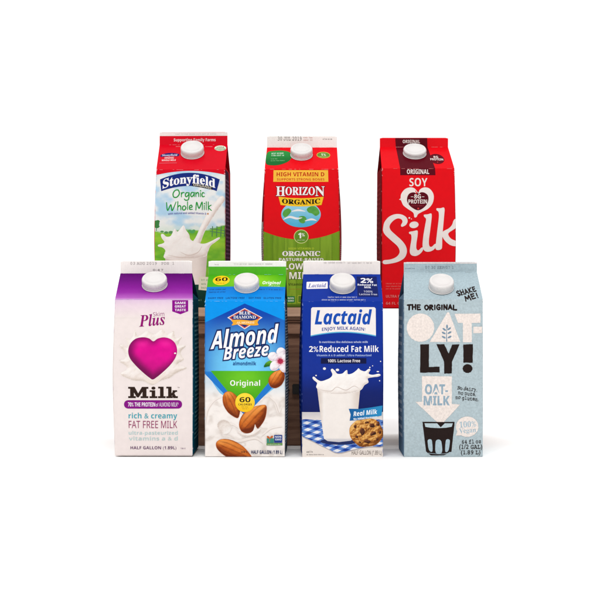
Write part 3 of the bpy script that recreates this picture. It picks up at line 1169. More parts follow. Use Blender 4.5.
c.micro('calorie_badge', 243.0, 249.6, 409.0, 1.0, (60, 52, 20), 12)
c.poly('verified_badge', rect(267.4, 443.0, 283.2, 445.2), (96, 150, 70))
c.poly('verified_badge', rect(275.0, 434.8, 283.0, 442.6), (34, 62, 138))
c.poly('verified_badge', rect(267.6, 438.2, 274.8, 442.8), (60, 140, 120))
c.text('verified_badge', 'NON', 276, 282, 437.6, 1.8, (236, 240, 246), 'sansb')
c.text('verified_badge', 'GMO', 276, 282, 440.2, 1.8, (236, 240, 246), 'sansb')
c.pieces('verified_badge', stroke([(270.4, 441.5), (270.8, 438)], 0.5) + [ell(269.2, 437.2, 1.8, 1.0, 12, 40), ell(272.4, 436.9, 1.7, 1.0, 12, -40)], (196, 96, 40))
c.micro('verified_badge', 268.4, 282.4, 444.7, 1.1, (230, 240, 220), 14)
c.text('volume_lettering', 'HALF GALLON (1.89 L)', 252.2, 283.2, 453.6, 3.4, (28, 44, 92), 'sansb', off=0.004)
c.micro('small_print', 242.4, 249.2, 452.6, 2.0, (60, 40, 34), 15)
c.wear((150, 204, 240), 7)
c.cap(246.3, 294.4, 12.6)
c.finish()
c.side_print('r', 'side_print', fine_rows(0.10, 0.90, 0.08, 0.95, 46, (196, 200, 205), 6))

# =================================================================== 3 deep blue carton
c = Carton('deep blue carton with a printed glass of milk and a cookie', 301.4, 382.2, 457.6, 301.4, 274.3, 260.6, 303.2, 380.2, 0,
           (14, 46, 144), (16, 40, 120), (18, 48, 140), CREAM, (16, 50, 152), (250, 242, 238), rot=1.1, bl=0.2, br=0.3, frontsplit=(412, (228, 220, 214)))
c.micro('date_stamp', 323, 346, 263.4, 1.8, (196, 188, 186), 21)
c.micro('date_stamp', 348, 374, 263.6, 1.8, (200, 192, 190), 22)
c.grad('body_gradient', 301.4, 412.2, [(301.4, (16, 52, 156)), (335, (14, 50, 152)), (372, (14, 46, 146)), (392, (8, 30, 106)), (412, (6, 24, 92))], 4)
c.poly('gable_logo', rect(305.2, 282.2, 327, 289.4, 0.8), (238, 232, 236))
c.text('gable_logo', 'Lactaid', 307, 325.4, 287.9, 3.9, (24, 60, 156), 'serifbi')
c.poly('gable_panel', rect(357.2, 276.8, 378.2, 297.0), (16, 30, 96))
c.text('gable_panel', '2%', 361.2, 374, 283.4, 4.8, (246, 244, 248), 'sansb', off=0.012)
c.text('gable_panel', 'Reduced Fat', 357.8, 377.6, 286.4, 1.9, (236, 236, 244), 'sansb')
c.text('gable_panel', 'Milk', 364.6, 371.4, 288.9, 1.9, (236, 236, 244), 'sansb')
c.text('gable_panel', '100%', 363.6, 372.6, 293.0, 1.8, (220, 222, 238), 'sans')
c.text('gable_panel', 'Lactose Free', 359, 377, 295.6, 1.7, (220, 222, 238), 'sans')
c.micro('gable_lettering', 327, 358, 298.2, 1.3, (210, 214, 236), 23)
c.micro('gable_lettering', 321, 365, 300.6, 1.3, (210, 214, 236), 24)


def logo_shape(dy):
    t = [(310.4, 308.6), (311.6, 307.3), (342, 307.1), (373.6, 307.2), (374.9, 308.6), (375.0, 333.6 + dy)]
    arc = [(375.0 - 65 * k / 16, 335.4 - 3.8 * math.sin(math.pi * k / 16) ** 0.9 + dy) for k in range(17)]
    return t + arc


c.poly('logo_panel', logo_shape(1.1), (84, 176, 214))
c.poly('logo_panel', logo_shape(0), (243, 236, 234))
c.text('brand_lettering', 'Lactaid', 314.2, 371, 324.2, 13.8, (24, 78, 178), 'sansbi', off=0.012, res=5)
c.text('brand_lettering', 'ENJOY MILK AGAIN!', 321.2, 364.4, 330.2, 3.3, (26, 56, 146), 'sansb', warp=lambda x, y: (x, y - 1.3 * (1 - ((x - 343) / 22) ** 2) + 0.9))
c.text('nutrition_claim', 'Is nutritious like delicious whole milk', 318.4, 367, 342.9, 1.9, (196, 204, 232), 'sansb')
c.text('product_lettering', '2%', 308.4, 317.6, 351.8, 5.6, (250, 248, 250), 'sansb', off=0.0)
c.text('product_lettering', 'Reduced Fat Milk', 318.9, 377.8, 351.9, 6.1, (250, 248, 250), 'sansb', off=0.008)
c.text('vitamin_claim', 'Vitamin A & D added | Ultra Pasteurized', 315.8, 370.4, 356.2, 1.9, (170, 190, 232), 'sansb')
c.poly('lactose_panel', rect(320.2, 358.0, 365.4, 363.6), (10, 18, 66))
c.text('lactose_panel', '100% Lactose Free', 327, 359.2, 362.2, 3.0, (236, 230, 234), 'sansb')
# counter, gingham cloth
c.poly('counter_picture', rect(c.x0, 412, c.x1, 457.4), lambda x, y: mix(lin((204, 200, 202)), lin((240, 230, 222)), ss(412, 424, y)), 2.5)


def ging(x, y):
    u = (x * 0.80 + (y - 420) * 1.55) / 5.6
    v = (-(x - 302) * 0.50 + (y - 420) * 1.75) / 5.6
    a = (np.floor(u) % 2).astype(float)
    b = (np.floor(v) % 2).astype(float)
    s_ = a + b
    o = mix(lin((236, 236, 240)), lin((96, 136, 206)), (s_ >= 0.5).astype(float))
    o = mix(o, lin((22, 62, 156)), (s_ >= 1.5).astype(float))
    return mix(o, lin((20, 40, 96)), 0.35 * fbm(x * 0.3, y * 0.3) * ss(430, 420, y))


cl = smooth([(300.5, 420.5), (311, 419.4), (322, 420.2), (345, 422), (370, 420), (383, 421), (383.5, 436), (382, 446), (368, 446.5), (352, 449.6), (337, 452.8), (326, 448), (312, 441), (300.5, 434.5)], 4)
c.poly('cloth_picture', cl + np.array([0.4, 1.2]), (186, 178, 176))
c.poly('cloth_picture', cl, ging, 0.42)
# glass of milk
gl = np.array([(316.0, 384.5), (359.6, 384.5), (357.0, 412), (354.0, 437.6), (350, 440.6), (338, 442.0), (327, 441.0), (323.2, 438.6), (319.4, 412)])


def glass_col(x, y):
    t = (x - 316) / (359 - 316)
    o = mix(lin((214, 200, 190)), lin((244, 236, 230)), ss(0.0, 0.22, t))
    o = mix(o, lin((220, 206, 196)), ss(0.72, 1.0, t))
    o = mix(o, lin((246, 240, 236)), np.exp(-((t - 0.17) / 0.03) ** 2) * 0.7)
    o = mix(o, lin((190, 190, 200)), ss(437.6, 440, y) * 0.7)
    return mix(o, lin((232, 220, 212)), np.exp(-((y - 390 - 2.5 * np.sqrt(np.clip(1 - ((t - .5) * 2) ** 2, 0, 1))) / 0.7) ** 2) * 0.8)


c.poly('milk_glass_picture', ell(339, 441.3, 19.5, 3.4), (30, 44, 96))
c.poly('milk_glass_picture', gl, glass_col, 0.9)
spl = smooth([(316.0, 388), (316.4, 383), (313.2, 380), (311.8, 377.6), (313.4, 376.6), (316.6, 379.4), (320.5, 381.0), (325.5, 379.6), (329.6, 377.5), (331.6, 374.4), (330.0, 370.0), (331.6, 368.6), (334.2, 370.8), (336.6, 373.6),
              (341.4, 373.4), (344.6, 370.6), (346.4, 370.2), (347.0, 374.0), (351.4, 373.2), (355.6, 370.2), (357.6, 368.2), (359.6, 370.0), (364.0, 371.2), (367.6, 368.8), (369.4, 369.8), (367.6, 373.4),
              (371.5, 374.8), (377.6, 373.8), (379.6, 375.2), (377.2, 376.6), (370.6, 377.4), (366.8, 378.6), (367.4, 382.4), (363.4, 385.2), (359.8, 390), (350, 393), (339, 394), (326, 393)], 5)
c.poly('splash_picture', spl, relief(spl, 4.5, [(0, (190, 176, 172)), (0.4, (226, 214, 206)), (0.6, (243, 234, 228)), (1, (254, 251, 248))], 0.30, 0.13, seed=8, gain=0.5, bias=0.26), 0.6)
c.pieces('splash_picture', stroke([(319, 389.5), (330, 391), (336, 387), (345, 390), (353, 386), (358, 388.5)], [0.3, 0.9, 0.6, 0.9, 0.7, 0.3]), (214, 200, 192))
for k, (a, b, rx, ry) in enumerate(((323.7, 368.5, 1.5, 1.3), (336.6, 369.8, 1.7, 1.3), (315.4, 375.4, 0.8, 0.7), (368.8, 367.4, 0.7, 0.7), (376.8, 371.6, 1.3, 0.6), (379.6, 361.4, 0.6, 0.6), (371.6, 365.8, 0.5, 0.5), (378.6, 380.8, 0.6, 0.6))):
    c.poly('splash_picture', ell(a, b, rx, ry, 16), (244, 238, 236), same=k > 0)
# cookie and ribbon
ck = smooth(ell(365.4, 432.4, 16.9, 14.6, 26) + np.array([[0.5 * math.sin(7 * i), 0.4 * math.cos(11 * i)] for i in range(26)]), 4)
rel = relief(ck, 6, [(0, (120, 66, 20)), (0.35, (182, 112, 44)), (0.6, (222, 156, 74)), (0.85, (240, 190, 112)), (1, (250, 214, 150))], 0.35, 0.33, seed=4, gain=0.9)
c.poly('cookie_picture', ck, lambda x, y: mix(rel(x, y), lin((150, 84, 26)), ss(0.56, 0.75, fbm(x * 0.55 + 7, y * 0.55)) * 0.7), 0.55)
for k, (a, b, rx, ry, ro) in enumerate(((361.4, 431.6, 2.6, 3.6, -10), (371.2, 425.4, 2.6, 2.2, 25), (372.0, 433.6, 3.0, 1.9, -20), (377.2, 423.6, 1.5, 2.4, 10), (366.6, 441.4, 3.4, 1.7, 10), (354.4, 426.6, 1.4, 1.7, 0), (355.6, 436.6, 1.8, 1.3, 40),
                                        (376.6, 439.4, 1.7, 1.2, -30), (365.8, 422.4, 2.0, 1.2, 0), (379.0, 432.0, 1.2, 1.7, 0), (359.2, 442.2, 1.2, 0.8, 20))):
    pl = smooth(ell(a, b, rx, ry, 9, ro) + np.array([[0.3 * math.sin(5 * i + k), 0.3 * math.cos(4 * i + k)] for i in range(9)]), 3)
    c.poly('cookie_picture', pl, relief(pl, 1.5, [(0, (40, 18, 10)), (0.5, (76, 36, 20)), (1, (150, 86, 54))], 0.3, 0.6, seed=k), 0.5, same=k > 0)
rb = np.array([(347.8, 408.6), (358, 408.8), (370, 407.4), (381.4, 405.6), (380.6, 415.6), (370, 418.0), (358, 420.0), (348.8, 420.6), (349.8, 414.4)])
c.poly('ribbon_badge', rb, lambda x, y: mix(lin((18, 96, 160)), lin((40, 140, 196)), ss(348, 381, x)), 2)
for t, xa, xb, yy, hh, st in (('Real Milk', 352.6, 376.6, 415.0, 4.6, 'sansbi'), ('No Added Hormones', 352.8, 376.4, 418.8, 1.9, 'sansb')):
    c.text('ribbon_badge', t, xa, xb, yy, hh, (246, 250, 252), st, rot=5.5, off=0.006)
c.micro('small_print', 306, 312.5, 452.6, 2.0, (90, 84, 84), 27)
c.micro('small_print', 306, 324, 455.0, 1.2, (120, 112, 110), 28)
c.text('volume_lettering', 'HALF GALLON (1.89 L)', 350.8, 380.8, 454.6, 4.0, (130, 118, 112), 'sans', off=0.01)
c.wear((120, 140, 206), 6)
c.cap(342.0, 295.2, 12.9)
c.finish()
c.side_print('l', 'side_print', fine_rows(0.14, 0.90, 0.10, 0.93, 26, (60, 82, 160), 7))

# =================================================================== 4 pale blue oat carton
OB = (182, 198, 204)
INK = (38, 26, 24)
OW = (241, 229, 222)
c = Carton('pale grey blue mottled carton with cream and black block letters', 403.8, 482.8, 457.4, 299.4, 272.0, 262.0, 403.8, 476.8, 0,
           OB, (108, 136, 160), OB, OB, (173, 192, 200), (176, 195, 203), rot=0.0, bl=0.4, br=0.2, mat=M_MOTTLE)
c.poly('fin_edge', rect(c.x0, 262.2, c.x1, 263.6), (236, 226, 224))
c.text('date_stamp', '07 30 SEP/07 1', 427, 457.5, 268.8, 2.6, (118, 132, 142), 'mono')
c.micro('date_stamp', 405.4, 415.8, 268.9, 1.0, (110, 126, 138), 31)
jit = lambda x, y: (x + 0.22 * np.sin(y * 1.7 + x * 0.6), y + 0.28 * np.sin(x * 0.9))
# brush-drawn capitals, each in a 1 x 1 box, y up
BRUSH = {'T': [[(0, .95), (1, 1)], [(.5, .95), (.46, 0)]], 'H': [[(.05, 1), (.1, 0)], [(.92, 1), (.9, 0)], [(.1, .5), (.9, .52)]], 'E': [[(.9, .97), (.1, 1), (.12, 0), (.92, .03)], [(.12, .52), (.75, .54)]],
         'O': [[(.5, 1), (.1, .8), (.05, .35), (.45, 0), (.9, .25), (.95, .7), (.5, 1)]], 'R': [[(.12, 0), (.1, 1), (.75, .95), (.85, .7), (.15, .48)], [(.35, .48), (.95, 0)]], 'I': [[(.5, 1), (.48, 0)]],
         'G': [[(.9, .85), (.5, 1), (.1, .7), (.1, .25), (.5, 0), (.9, .12), (.9, .45), (.55, .45)]], 'N': [[(.08, 0), (.1, 1), (.88, .05), (.92, 1)]], 'A': [[(0, 0), (.48, 1), (1, 0)], [(.22, .34), (.8, .34)]],
         'L': [[(.12, 1), (.1, .03), (.95, 0)]], 'S': [[(.9, .85), (.5, 1), (.12, .75), (.5, .52), (.9, .25), (.5, 0), (.08, .14)]], 'K': [[(.1, 1), (.12, 0)], [(.92, 1), (.15, .45), (.95, 0)]],
         'M': [[(0, 0), (.12, 1), (.5, .35), (.88, 1), (1, 0)]], '!': [[(.55, 1), (.45, .38)], [(.45, .1), (.44, .04)]]}


def brush(name, t, x0, x1, yb, h, wpen, rot=0.0, col=INK, seed=0):
    rg = random.Random(seed)
    wid = {'I': 0.35, '!': 0.4, ' ': 0.55, 'M': 1.25}
    tot = sum(wid.get(ch, 1.0) for ch in t) + 0.32 * (len(t) - 1)
    u = (x1 - x0) / tot
    a = math.radians(rot)
    ps, x = [], x0
    cx = (x0 + x1) / 2
    for ch in t:
        w_ = wid.get(ch, 1.0) * u
        dy = rg.uniform(-0.06, 0.06) * h
        sc = rg.uniform(0.93, 1.05)
        for ln in BRUSH.get(ch, []):
            pts = []
            for px, py in ln:
                qx, qy = x + px * w_ - cx, -py * h * sc + dy
                pts.append((cx + qx * math.cos(a) + qy * math.sin(a), yb - qx * math.sin(a) + qy * math.cos(a)))
            curved = ch in 'OGS'
            ps.extend(stroke(pts, [wpen * rg.uniform(0.85, 1.12) for _ in pts], 5, curved))
        x += w_ + 0.32 * u
    c.pieces(name, ps, col)


brush('shake_lettering', 'SHAKE', 457.8, 478.4, 294.0, 4.4, 1.2, 15, seed=1)
brush('shake_lettering', 'ME!', 465.6, 479.4, 299.2, 4.4, 1.25, 15, seed=2)
c.pieces('shake_lettering', stroke([(459, 294.6), (462, 295.4), (466, 294.2)], 0.5) + stroke([(466, 299.0), (469, 298.0)], 0.5), INK)
brush('title_lettering', 'THE ORIGINAL', 407.6, 456.6, 309.6, 4.7, 1.55, 0, seed=5)
wob = lambda p, a=0.25, s_=0: np.array(p, float) + np.array([[a * math.sin(i * 2.3 + s_), a * math.cos(i * 3.1 + s_)] for i in range(len(p))])


def rough_poly(p, n=8, a=0.18, seed=0):
    out = []
    p = np.asarray(p, float)
    rg = random.Random(seed)
    for q, r_ in zip(p, np.roll(p, -1, 0)):
        for k in range(n):
            out.append(q + (r_ - q) * k / n + np.array([rg.uniform(-a, a), rg.uniform(-a, a)]))
    return np.array(out)


c.poly('brand_lettering', wob(ell(420.6, 327.6, 13.6, 14.1, 44), 0.15), OW)
c.poly('brand_lettering', rough_poly([(447.2, 312.4), (449.0, 312.4), (460.2, 341.9), (429.6, 341.9)], 8, 0.12, 1), OW)
c.poly('brand_lettering', rough_poly([(454.4, 313.8), (480.4, 313.6), (480.4, 322.8), (471.6, 323), (471.6, 342.2), (462.7, 342.2), (462.7, 323.0), (457.8, 323.0)], 5, 0.1, 2), OW, same=True)
c.poly('brand_lettering', rough_poly([(473.2, 326.8), (482.0, 326.6), (482.0, 333.0), (473.2, 333.2)], 5, 0.1, 12), OW, same=True)
lv = []
lv += stroke([(446.6, 341.4), (446.4, 335), (446.8, 326.5)], [1.0, 0.8, 0.4])
for (a, b, ro) in ((443.6, 337.2, 28), (449.4, 337.0, -28), (443.6, 333.0, 28), (449.4, 332.6, -28), (444.2, 329.4, 35), (449.0, 328.8, -35), (446.9, 326.6, 90)):
    lv.append(ell(a, b, 2.2, 0.95, 14, ro))
c.pieces('plant_emblem', lv, (124, 148, 168))
c.poly('brand_lettering', rough_poly([(420.4, 344.4), (429.0, 344.2), (428.8, 366.8), (439.4, 366.6), (439.4, 372.2), (420.2, 372.6)], 7, 0.16, 3), INK)
c.poly('brand_lettering', rough_poly([(436.4, 344.2), (444.2, 344.2), (448.4, 353.6), (452.0, 344.4), (459.4, 344.4), (451.8, 361.6), (451.6, 373.2), (444.0, 373.4), (444.0, 361.8)], 6, 0.16, 4), INK, same=True)
c.poly('brand_lettering', rough_poly([(463.0, 344.4), (472.8, 344.2), (472.4, 362.6), (463.2, 362.6)], 8, 0.16, 5), INK, same=True)
c.poly('brand_lettering', wob(ell(467.3, 368.5, 4.9, 4.4, 26), 0.15), INK, same=True)
c.poly('arrow_emblem', rough_poly([(422.0, 376.0), (451.6, 376.2), (451.6, 403.8), (459.8, 404.4), (440.6, 425.4), (415.6, 401.8), (422.2, 401.6)], 6, 0.1, 6), OW)
c.text('product_lettering', 'OAT-', 425.2, 447.6, 394.0, 9.6, (150, 174, 190), 'sansb', off=0.02)
c.text('product_lettering', 'MILK', 423.9, 449.2, 405.0, 9.0, (150, 174, 190), 'sansb', off=0.02)
# tumbler
c.poly('tumbler_emblem', rough_poly([(422.6, 421.8), (454.4, 421.8), (454.2, 424.6), (451.4, 451.6), (444, 455.2), (431, 455.4), (426.0, 451.4), (422.9, 425)], 5, 0.1, 7), INK)
c.poly('tumbler_emblem', [(424.6, 423.2), (437, 423.2), (440.6, 427.2), (444.6, 423.2), (452.6, 423.2), (451.6, 426.6), (446.0, 427.6), (439, 428.0), (431.0, 427.6), (425.4, 426.8)], (188, 206, 212))
for k, pts in enumerate(([(427.6, 441.4), (428.6, 439.4), (430.6, 439.2), (432.0, 441.2), (432.4, 451.2), (429.0, 450.0)], [(435.4, 443.2), (436.4, 440.2), (438.4, 439.4), (440.4, 440.2), (441.6, 443.2), (441.8, 452.6), (435.8, 452.8)],
                         [(445.6, 441.2), (447.0, 439.2), (449.0, 439.4), (449.8, 441.4), (448.4, 450.4), (445.2, 451.4)])):
    c.poly('tumbler_emblem', smooth(pts, 3), (178, 200, 210), same=k > 0)
c.pieces('tumbler_emblem', stroke([(428.4, 453.0), (436, 453.8), (446, 453.6), (450, 452.0)], 0.4), (178, 200, 210))
bub = np.concatenate([wob(ell(467.0, 426.6, 11.2, 10.2, 44), 0.15)])
c.pieces('vegan_bubble', [bub, np.array([(457.4, 430.6), (455.6, 435.6), (462.4, 435.2)])], OW)
c.text('vegan_bubble', '100%', 459.4, 476.0, 427.0, 5.6, (164, 190, 204), 'serifb', rot=4)
c.text('vegan_bubble', 'Vegan', 459.0, 476.0, 432.6, 4.8, (164, 190, 204), 'serifb', rot=4)
for i, (t, xa, xb) in enumerate((('No dairy.', 457.0, 476.6), ('no nuts.', 457.8, 475.6), ('no gluten.', 455.2, 478.0))):
    c.text('claims_lettering', t, xa, xb, 390.4 + 4.7 * i, 3.2, INK, 'mono', rot=-6, off=0.012, warp=jit)
c.text('volume_lettering', '64 fl oz', 462.0, 480.8, 443.4, 3.4, INK, 'mono', off=0.012, rot=2)
c.text('volume_lettering', '(1/2 GAL)', 459.2, 482.0, 448.8, 3.8, INK, 'mono', off=0.012)
c.text('volume_lettering', '(1.89 L)', 461.0, 480.2, 454.2, 3.6, INK, 'mono', off=0.012)
c.wear((206, 216, 220), 8)
c.cap(442.3, 295.6, 12.5)
c.finish()
c.side_print('l', 'side_print', fine_rows(0.14, 0.90, 0.12, 0.92, 15, (176, 192, 204), 8))

# =================================================================== 5 red gable carton with meadow
c = Carton('red topped carton with a navy arched banner and milk poured over a meadow', 157.2, 226.2, 307.5, 169.5, 145.0, 132.2, 159.6, 227.6, 1,
           (220, 8, 34), (200, 12, 32), (176, 10, 30), (200, 12, 32), (218, 8, 34), (222, 10, 36), rot=-1.6, bl=1.7, br=0.1, frontsplit=(174.6, (196, 220, 232)))
c.poly('fin_edge', rect(c.x0, 132.2, c.x1, 136.0), (240, 230, 226))
c.micro('date_stamp', 173, 216, 134.9, 1.7, (196, 184, 180), 41)
c.text('slogan_lettering', 'Supporting Family Farms', 171.6, 214.2, 141.4, 2.9, (250, 226, 226), 'sansb', on='fin')
c.micro('slogan_fine_print', 174, 180, 147.2, 1.1, (230, 150, 150), 42)
c.micro('corner_fine_print', 204, 212, 147.4, 1.1, (230, 150, 150), 43)
c.poly('gable_logo', smooth([(160.2, 155.0), (168, 153.4), (177.6, 154.4), (177.4, 156.9), (168.5, 156.6), (160.6, 157.2)], 3), (34, 30, 100))
c.text('gable_logo', 'Stonyfield', 161.2, 176.6, 156.5, 1.9, (226, 220, 240), 'serifb')
c.text('gable_logo', 'ORGANIC', 164, 173.6, 159.2, 1.7, (246, 214, 214), 'sansb')
c.text('gable_logo', 'WHOLE MILK', 161.4, 175.8, 161.5, 1.7, (246, 214, 214), 'sansb')
c.poly('gable_logo', rect(159.4, 163.2, 177, 163.6), (226, 110, 120))
c.poly('organic_seal', ell(219.3, 148.6, 5.9, 2.8), (228, 232, 210))
c.poly('organic_seal', [(213.8, 149.0), (224.8, 149.0), (223.4, 150.4), (219.3, 151.0), (215.2, 150.4)], (110, 150, 90))
c.text('organic_seal', 'USDA', 215.6, 223.2, 148.5, 1.5, (70, 110, 60), 'sansb')
c.text('organic_seal', 'ORGANIC', 215.4, 223.2, 150.4, 0.9, (240, 244, 230), 'sansb')


def sky_top(x):
    return 170.9 + 4.0 * ((x - 192) / 34.0) ** 2


def meadow(x, y):
    n = fbm(x * 0.06 + 2, y * 0.09)
    o = mix(lin((178, 212, 236)), lin((238, 238, 236)), ss(0.38, 0.6, n + 0.10 * ss(180, 215, y)))
    o = mix(o, lin((168, 214, 240)), ss(177, 171, y) * 0.8)
    o = mix(o, lin((206, 224, 206)), ss(222, 231, y) * 0.6)
    gy = 231 - 0.12 * np.abs(x - 190) * (x > 190) + 1.4 * np.sin(x * 0.16)
    n2 = fbm(x * 0.12, y * 0.3)
    gcol = mix(lin((74, 158, 44)), lin((152, 206, 58)), n2)
    gcol = mix(gcol, lin((52, 140, 44)), ss(262, 292, y) * 0.6)
    gcol = mix(gcol, lin((176, 214, 60)), np.exp(-((y - 242 - 0.1 * (x - 190)) / 4) ** 2) * 0.5)
    return mix(o, gcol, ss(-0.6, 0.6, y - gy))


top = [(x, float(sky_top(x))) for x in np.linspace(157, 226.4, 24)]
c.poly('meadow_picture', top + [(226.4, 307), (157, 307)], meadow, 1.2)
tr = [ell(a, b, r1, r2, 14) for a, b, r1, r2 in ((158.6, 223.6, 3.2, 3.2), (160.2, 221.6, 2.0, 1.6), (159.4, 226.4, 2.6, 1.8))] + [rect(158.6, 226, 159.3, 231)]
c.pieces('meadow_picture', tr, (62, 128, 66))
c.pieces('meadow_picture', [ell(a, b, r1, r2, 12) for a, b, r1, r2 in ((164.4, 231.6, 1.8, 1.0), (168.4, 232.6, 2.0, 1.3), (172.8, 232.4, 2.2, 1.5))], (90, 150, 84), same=True)
c.pieces('meadow_picture', [ell(a, b, r1, r2, 12) for a, b, r1, r2 in ((191, 231, 1.8, 1.3), (193.4, 231.8, 2.6, 1.6), (195, 230.8, 1.6, 1.3))], (86, 164, 92), same=True)
fc = []
for x in (213.2, 217.6, 221.8, 225.4):
    fc += stroke([(x + 0.4, 226.6), (x, 236.4)], 0.95, spline=False)
fc += stroke([(211.4, 228.6), (226, 230.8)], 0.8, spline=False) + stroke([(211.2, 231.4), (226, 233.6)], 0.8, spline=False)
c.pieces('meadow_picture', fc, (84, 128, 84))
strm = smooth([(222.0, 196.0), (225.8, 200), (219, 210), (212.6, 220), (206, 231.5), (201.5, 243), (197, 252), (190, 256), (184, 252), (190, 246), (196.5, 238), (201, 228), (207, 216), (213.6, 206)], 4)
c.poly('milk_picture', strm, relief(strm, 4, [(0, (206, 188, 180)), (0.45, (234, 220, 214)), (1, (250, 244, 240))], 0.25, 0.12, seed=5, gain=0.8, bias=0.2), 0.9)
gls = np.array([(166.8, 252), (208.6, 252), (206.6, 278), (205.0, 300), (171, 300), (168.6, 276)])
c.poly('milk_picture', gls, lambda x, y: mix(mix(lin((208, 192, 186)), lin((240, 228, 222)), ss(166, 178, x)), lin((212, 196, 190)), ss(196, 208, x)), 1.5)
spk = smooth([(166.4, 258), (167.6, 251), (165.0, 247.6), (161.0, 246.6), (160.6, 244.8), (164.6, 243.6), (166.6, 241.8), (164.0, 237.8), (163.4, 234.4), (165.6, 234.0), (168.6, 236.6), (172.6, 236.0), (175.2, 231.0), (176.8, 228.6),
              (179.4, 231.6), (183.6, 226.4), (185.6, 225.6), (187.2, 229.8), (190.4, 234.6), (192.0, 239.8), (199.6, 243.0), (206.0, 243.6), (213.0, 240.8), (219.6, 237.4), (220.8, 238.6), (216.6, 242.0), (211.6, 246.0), (209.0, 252.0), (206.6, 256.4), (196, 257.6), (180, 259)], 5)
c.poly('milk_picture', spk, relief(spk, 5, [(0, (196, 176, 168)), (0.4, (228, 212, 206)), (0.62, (242, 232, 227)), (1, (252, 248, 245))], 0.30, 0.12, seed=11, gain=0.55, bias=0.3), 0.8)
c.pieces('milk_picture', stroke([(182, 252), (190, 255.4), (199, 252.4), (203, 246.5)], [0.3, 1.0, 0.9, 0.3]) + stroke([(170, 255), (182, 257.4), (197, 257.6), (206, 254.4)], [0.3, 0.8, 0.8, 0.3]), (222, 206, 198))
c.grad('bottom_band', 284.6, 307.3, [(284.6, (14, 66, 54)), (307, (8, 44, 42))], 3)
c.poly('note_panel', [(200.2, 276.6), (220, 277.4), (219.4, 291.6), (199.6, 289.8)], (226, 222, 200))
for i in range(3):
    c.micro('note_panel', 202.4, 217.5, 280.8 + 3.9 * i, 2.0, (72, 134, 84), 51 + i, slope=0.03)
c.micro('base_fine_print', 199, 203.6, 300.8, 1.6, (150, 180, 160), 55)


def arch(dy=0.0):
    return lambda x, y: (x + (y - 190) * (x - 191) * 0.0025, y - 6.4 * (1 - ((x - 191.2) / 30.0) ** 2) + 6.4 + dy)


bx = np.linspace(161.4, 220.8, 22)
tp = [(x, 179.6 - 6.8 * (1 - ((x - 191) / 30) ** 2)) for x in bx]
bt = [(x, 191.4 - 5.4 * (1 - ((x - 190.4) / 28) ** 2)) for x in np.linspace(163.0, 217.8, 22)][::-1]
c.poly('brand_banner', tp + bt, (24, 44, 124))
c.text('brand_banner', 'Stonyfield', 164.4, 216.2, 188.6, 8.6, (250, 248, 250), 'serifb', off=0.012, warp=lambda x, y: (x, y - 6.0 * (1 - ((x - 191) / 28.0) ** 2) + 0.6))
c.poly('brand_banner', [(193.4, 183.4), (203, 184.6), (213.8, 187.0), (213.4, 190.0), (203, 187.6), (193.2, 186.2)], (24, 22, 40))
c.text('brand_banner', 'ORGANIC', 194.4, 212.8, 185.9, 2.2, (214, 206, 190), 'sansb', warp=lambda x, y: (x, y + 0.008 * (x - 194) ** 2 + 0.05 * (x - 194)))
GRN = (44, 152, 66)
hand = []


def pen(pts, w_=1.15):
    global hand
    hand += stroke(pts, [w_ * 0.8] + [w_] * (len(pts) - 2) + [w_ * 0.7])


# Organic
pen([(179.6, 189.8), (176.4, 190.6), (174.6, 194), (175.6, 197.2), (178.6, 197.0), (180.8, 193.6), (179.8, 190.4), (177.6, 189.8)])
pen([(182.6, 192.6), (182.8, 197.0)]); pen([(182.7, 194.6), (184.0, 192.6), (185.6, 192.8)])
pen([(190.0, 193.0), (187.6, 192.8), (186.6, 195.4), (187.8, 196.8), (189.8, 194.6), (190.2, 192.8), (190.2, 196.5), (189.4, 199.8), (186.8, 200.2), (185.6, 199.0)])
pen([(195.2, 192.8), (192.8, 192.6), (191.8, 195.2), (193.0, 196.8), (195.0, 194.6), (195.4, 192.6), (195.4, 196.8)])
pen([(196.8, 192.6), (197.0, 196.8)]); pen([(197.0, 194.4), (198.4, 192.6), (199.6, 193.4), (199.8, 196.8)])
pen([(201.6, 192.8), (201.6, 196.8)]); hand.append(ell(201.7, 190.9, 0.7, 0.7, 10))
pen([(205.4, 193.2), (203.8, 192.8), (203.0, 195.0), (203.8, 196.8), (205.6, 196.4)])
# Whole Milk
pen([(168.4, 202.6), (169.6, 210.4), (172.6, 204.8), (174.0, 210.6), (177.6, 202.0)])
pen([(179.4, 201.6), (179.2, 210.4)]); pen([(179.3, 207.6), (180.8, 205.6), (182.2, 206.6), (182.4, 210.2)])
pen([(186.0, 205.8), (184.2, 206.8), (184.2, 209.6), (186.0, 210.0), (187.2, 207.8), (186.0, 205.8)])
pen([(188.8, 201.8), (188.8, 209.8)])
pen([(190.6, 208.0), (193.2, 207.0), (192.4, 205.2), (190.8, 206.4), (191.0, 209.4), (193.6, 209.4)])
pen([(197.0, 210.2), (197.8, 202.4), (200.2, 208.4), (203.2, 202.2), (203.4, 210.0)])
pen([(205.4, 205.4), (205.4, 209.8)]); hand.append(ell(205.6, 203.6, 0.7, 0.7, 10))
pen([(207.4, 201.8), (207.4, 209.8)])
pen([(209.4, 202.0), (209.4, 210.2)]); pen([(212.2, 205.2), (209.6, 207.4), (212.6, 210.6)])
c.pieces('product_lettering', hand, GRN)
c.text('small_print', 'with natural and added Vitamin D', 170, 207.4, 214.4, 1.9, (98, 94, 164), 'sansb', warp=lambda x, y: (x, y - 0.9 * (1 - ((x - 189) / 19) ** 2) + 0.5))
c.poly('small_print', ell(209, 213.9, 0.8, 0.8, 10), (196, 120, 60))
c.wear((240, 150, 156), 3)
c.cap(191.8, 161.2, 11.7)
c.finish()
c.side_print('r', 'side_print', [(0.03, 0.0, 0.62, 1.0, (66, 18, 52))] + fine_rows(0.08, 0.58, 0.06, 0.95, 30, (120, 80, 112), 9))

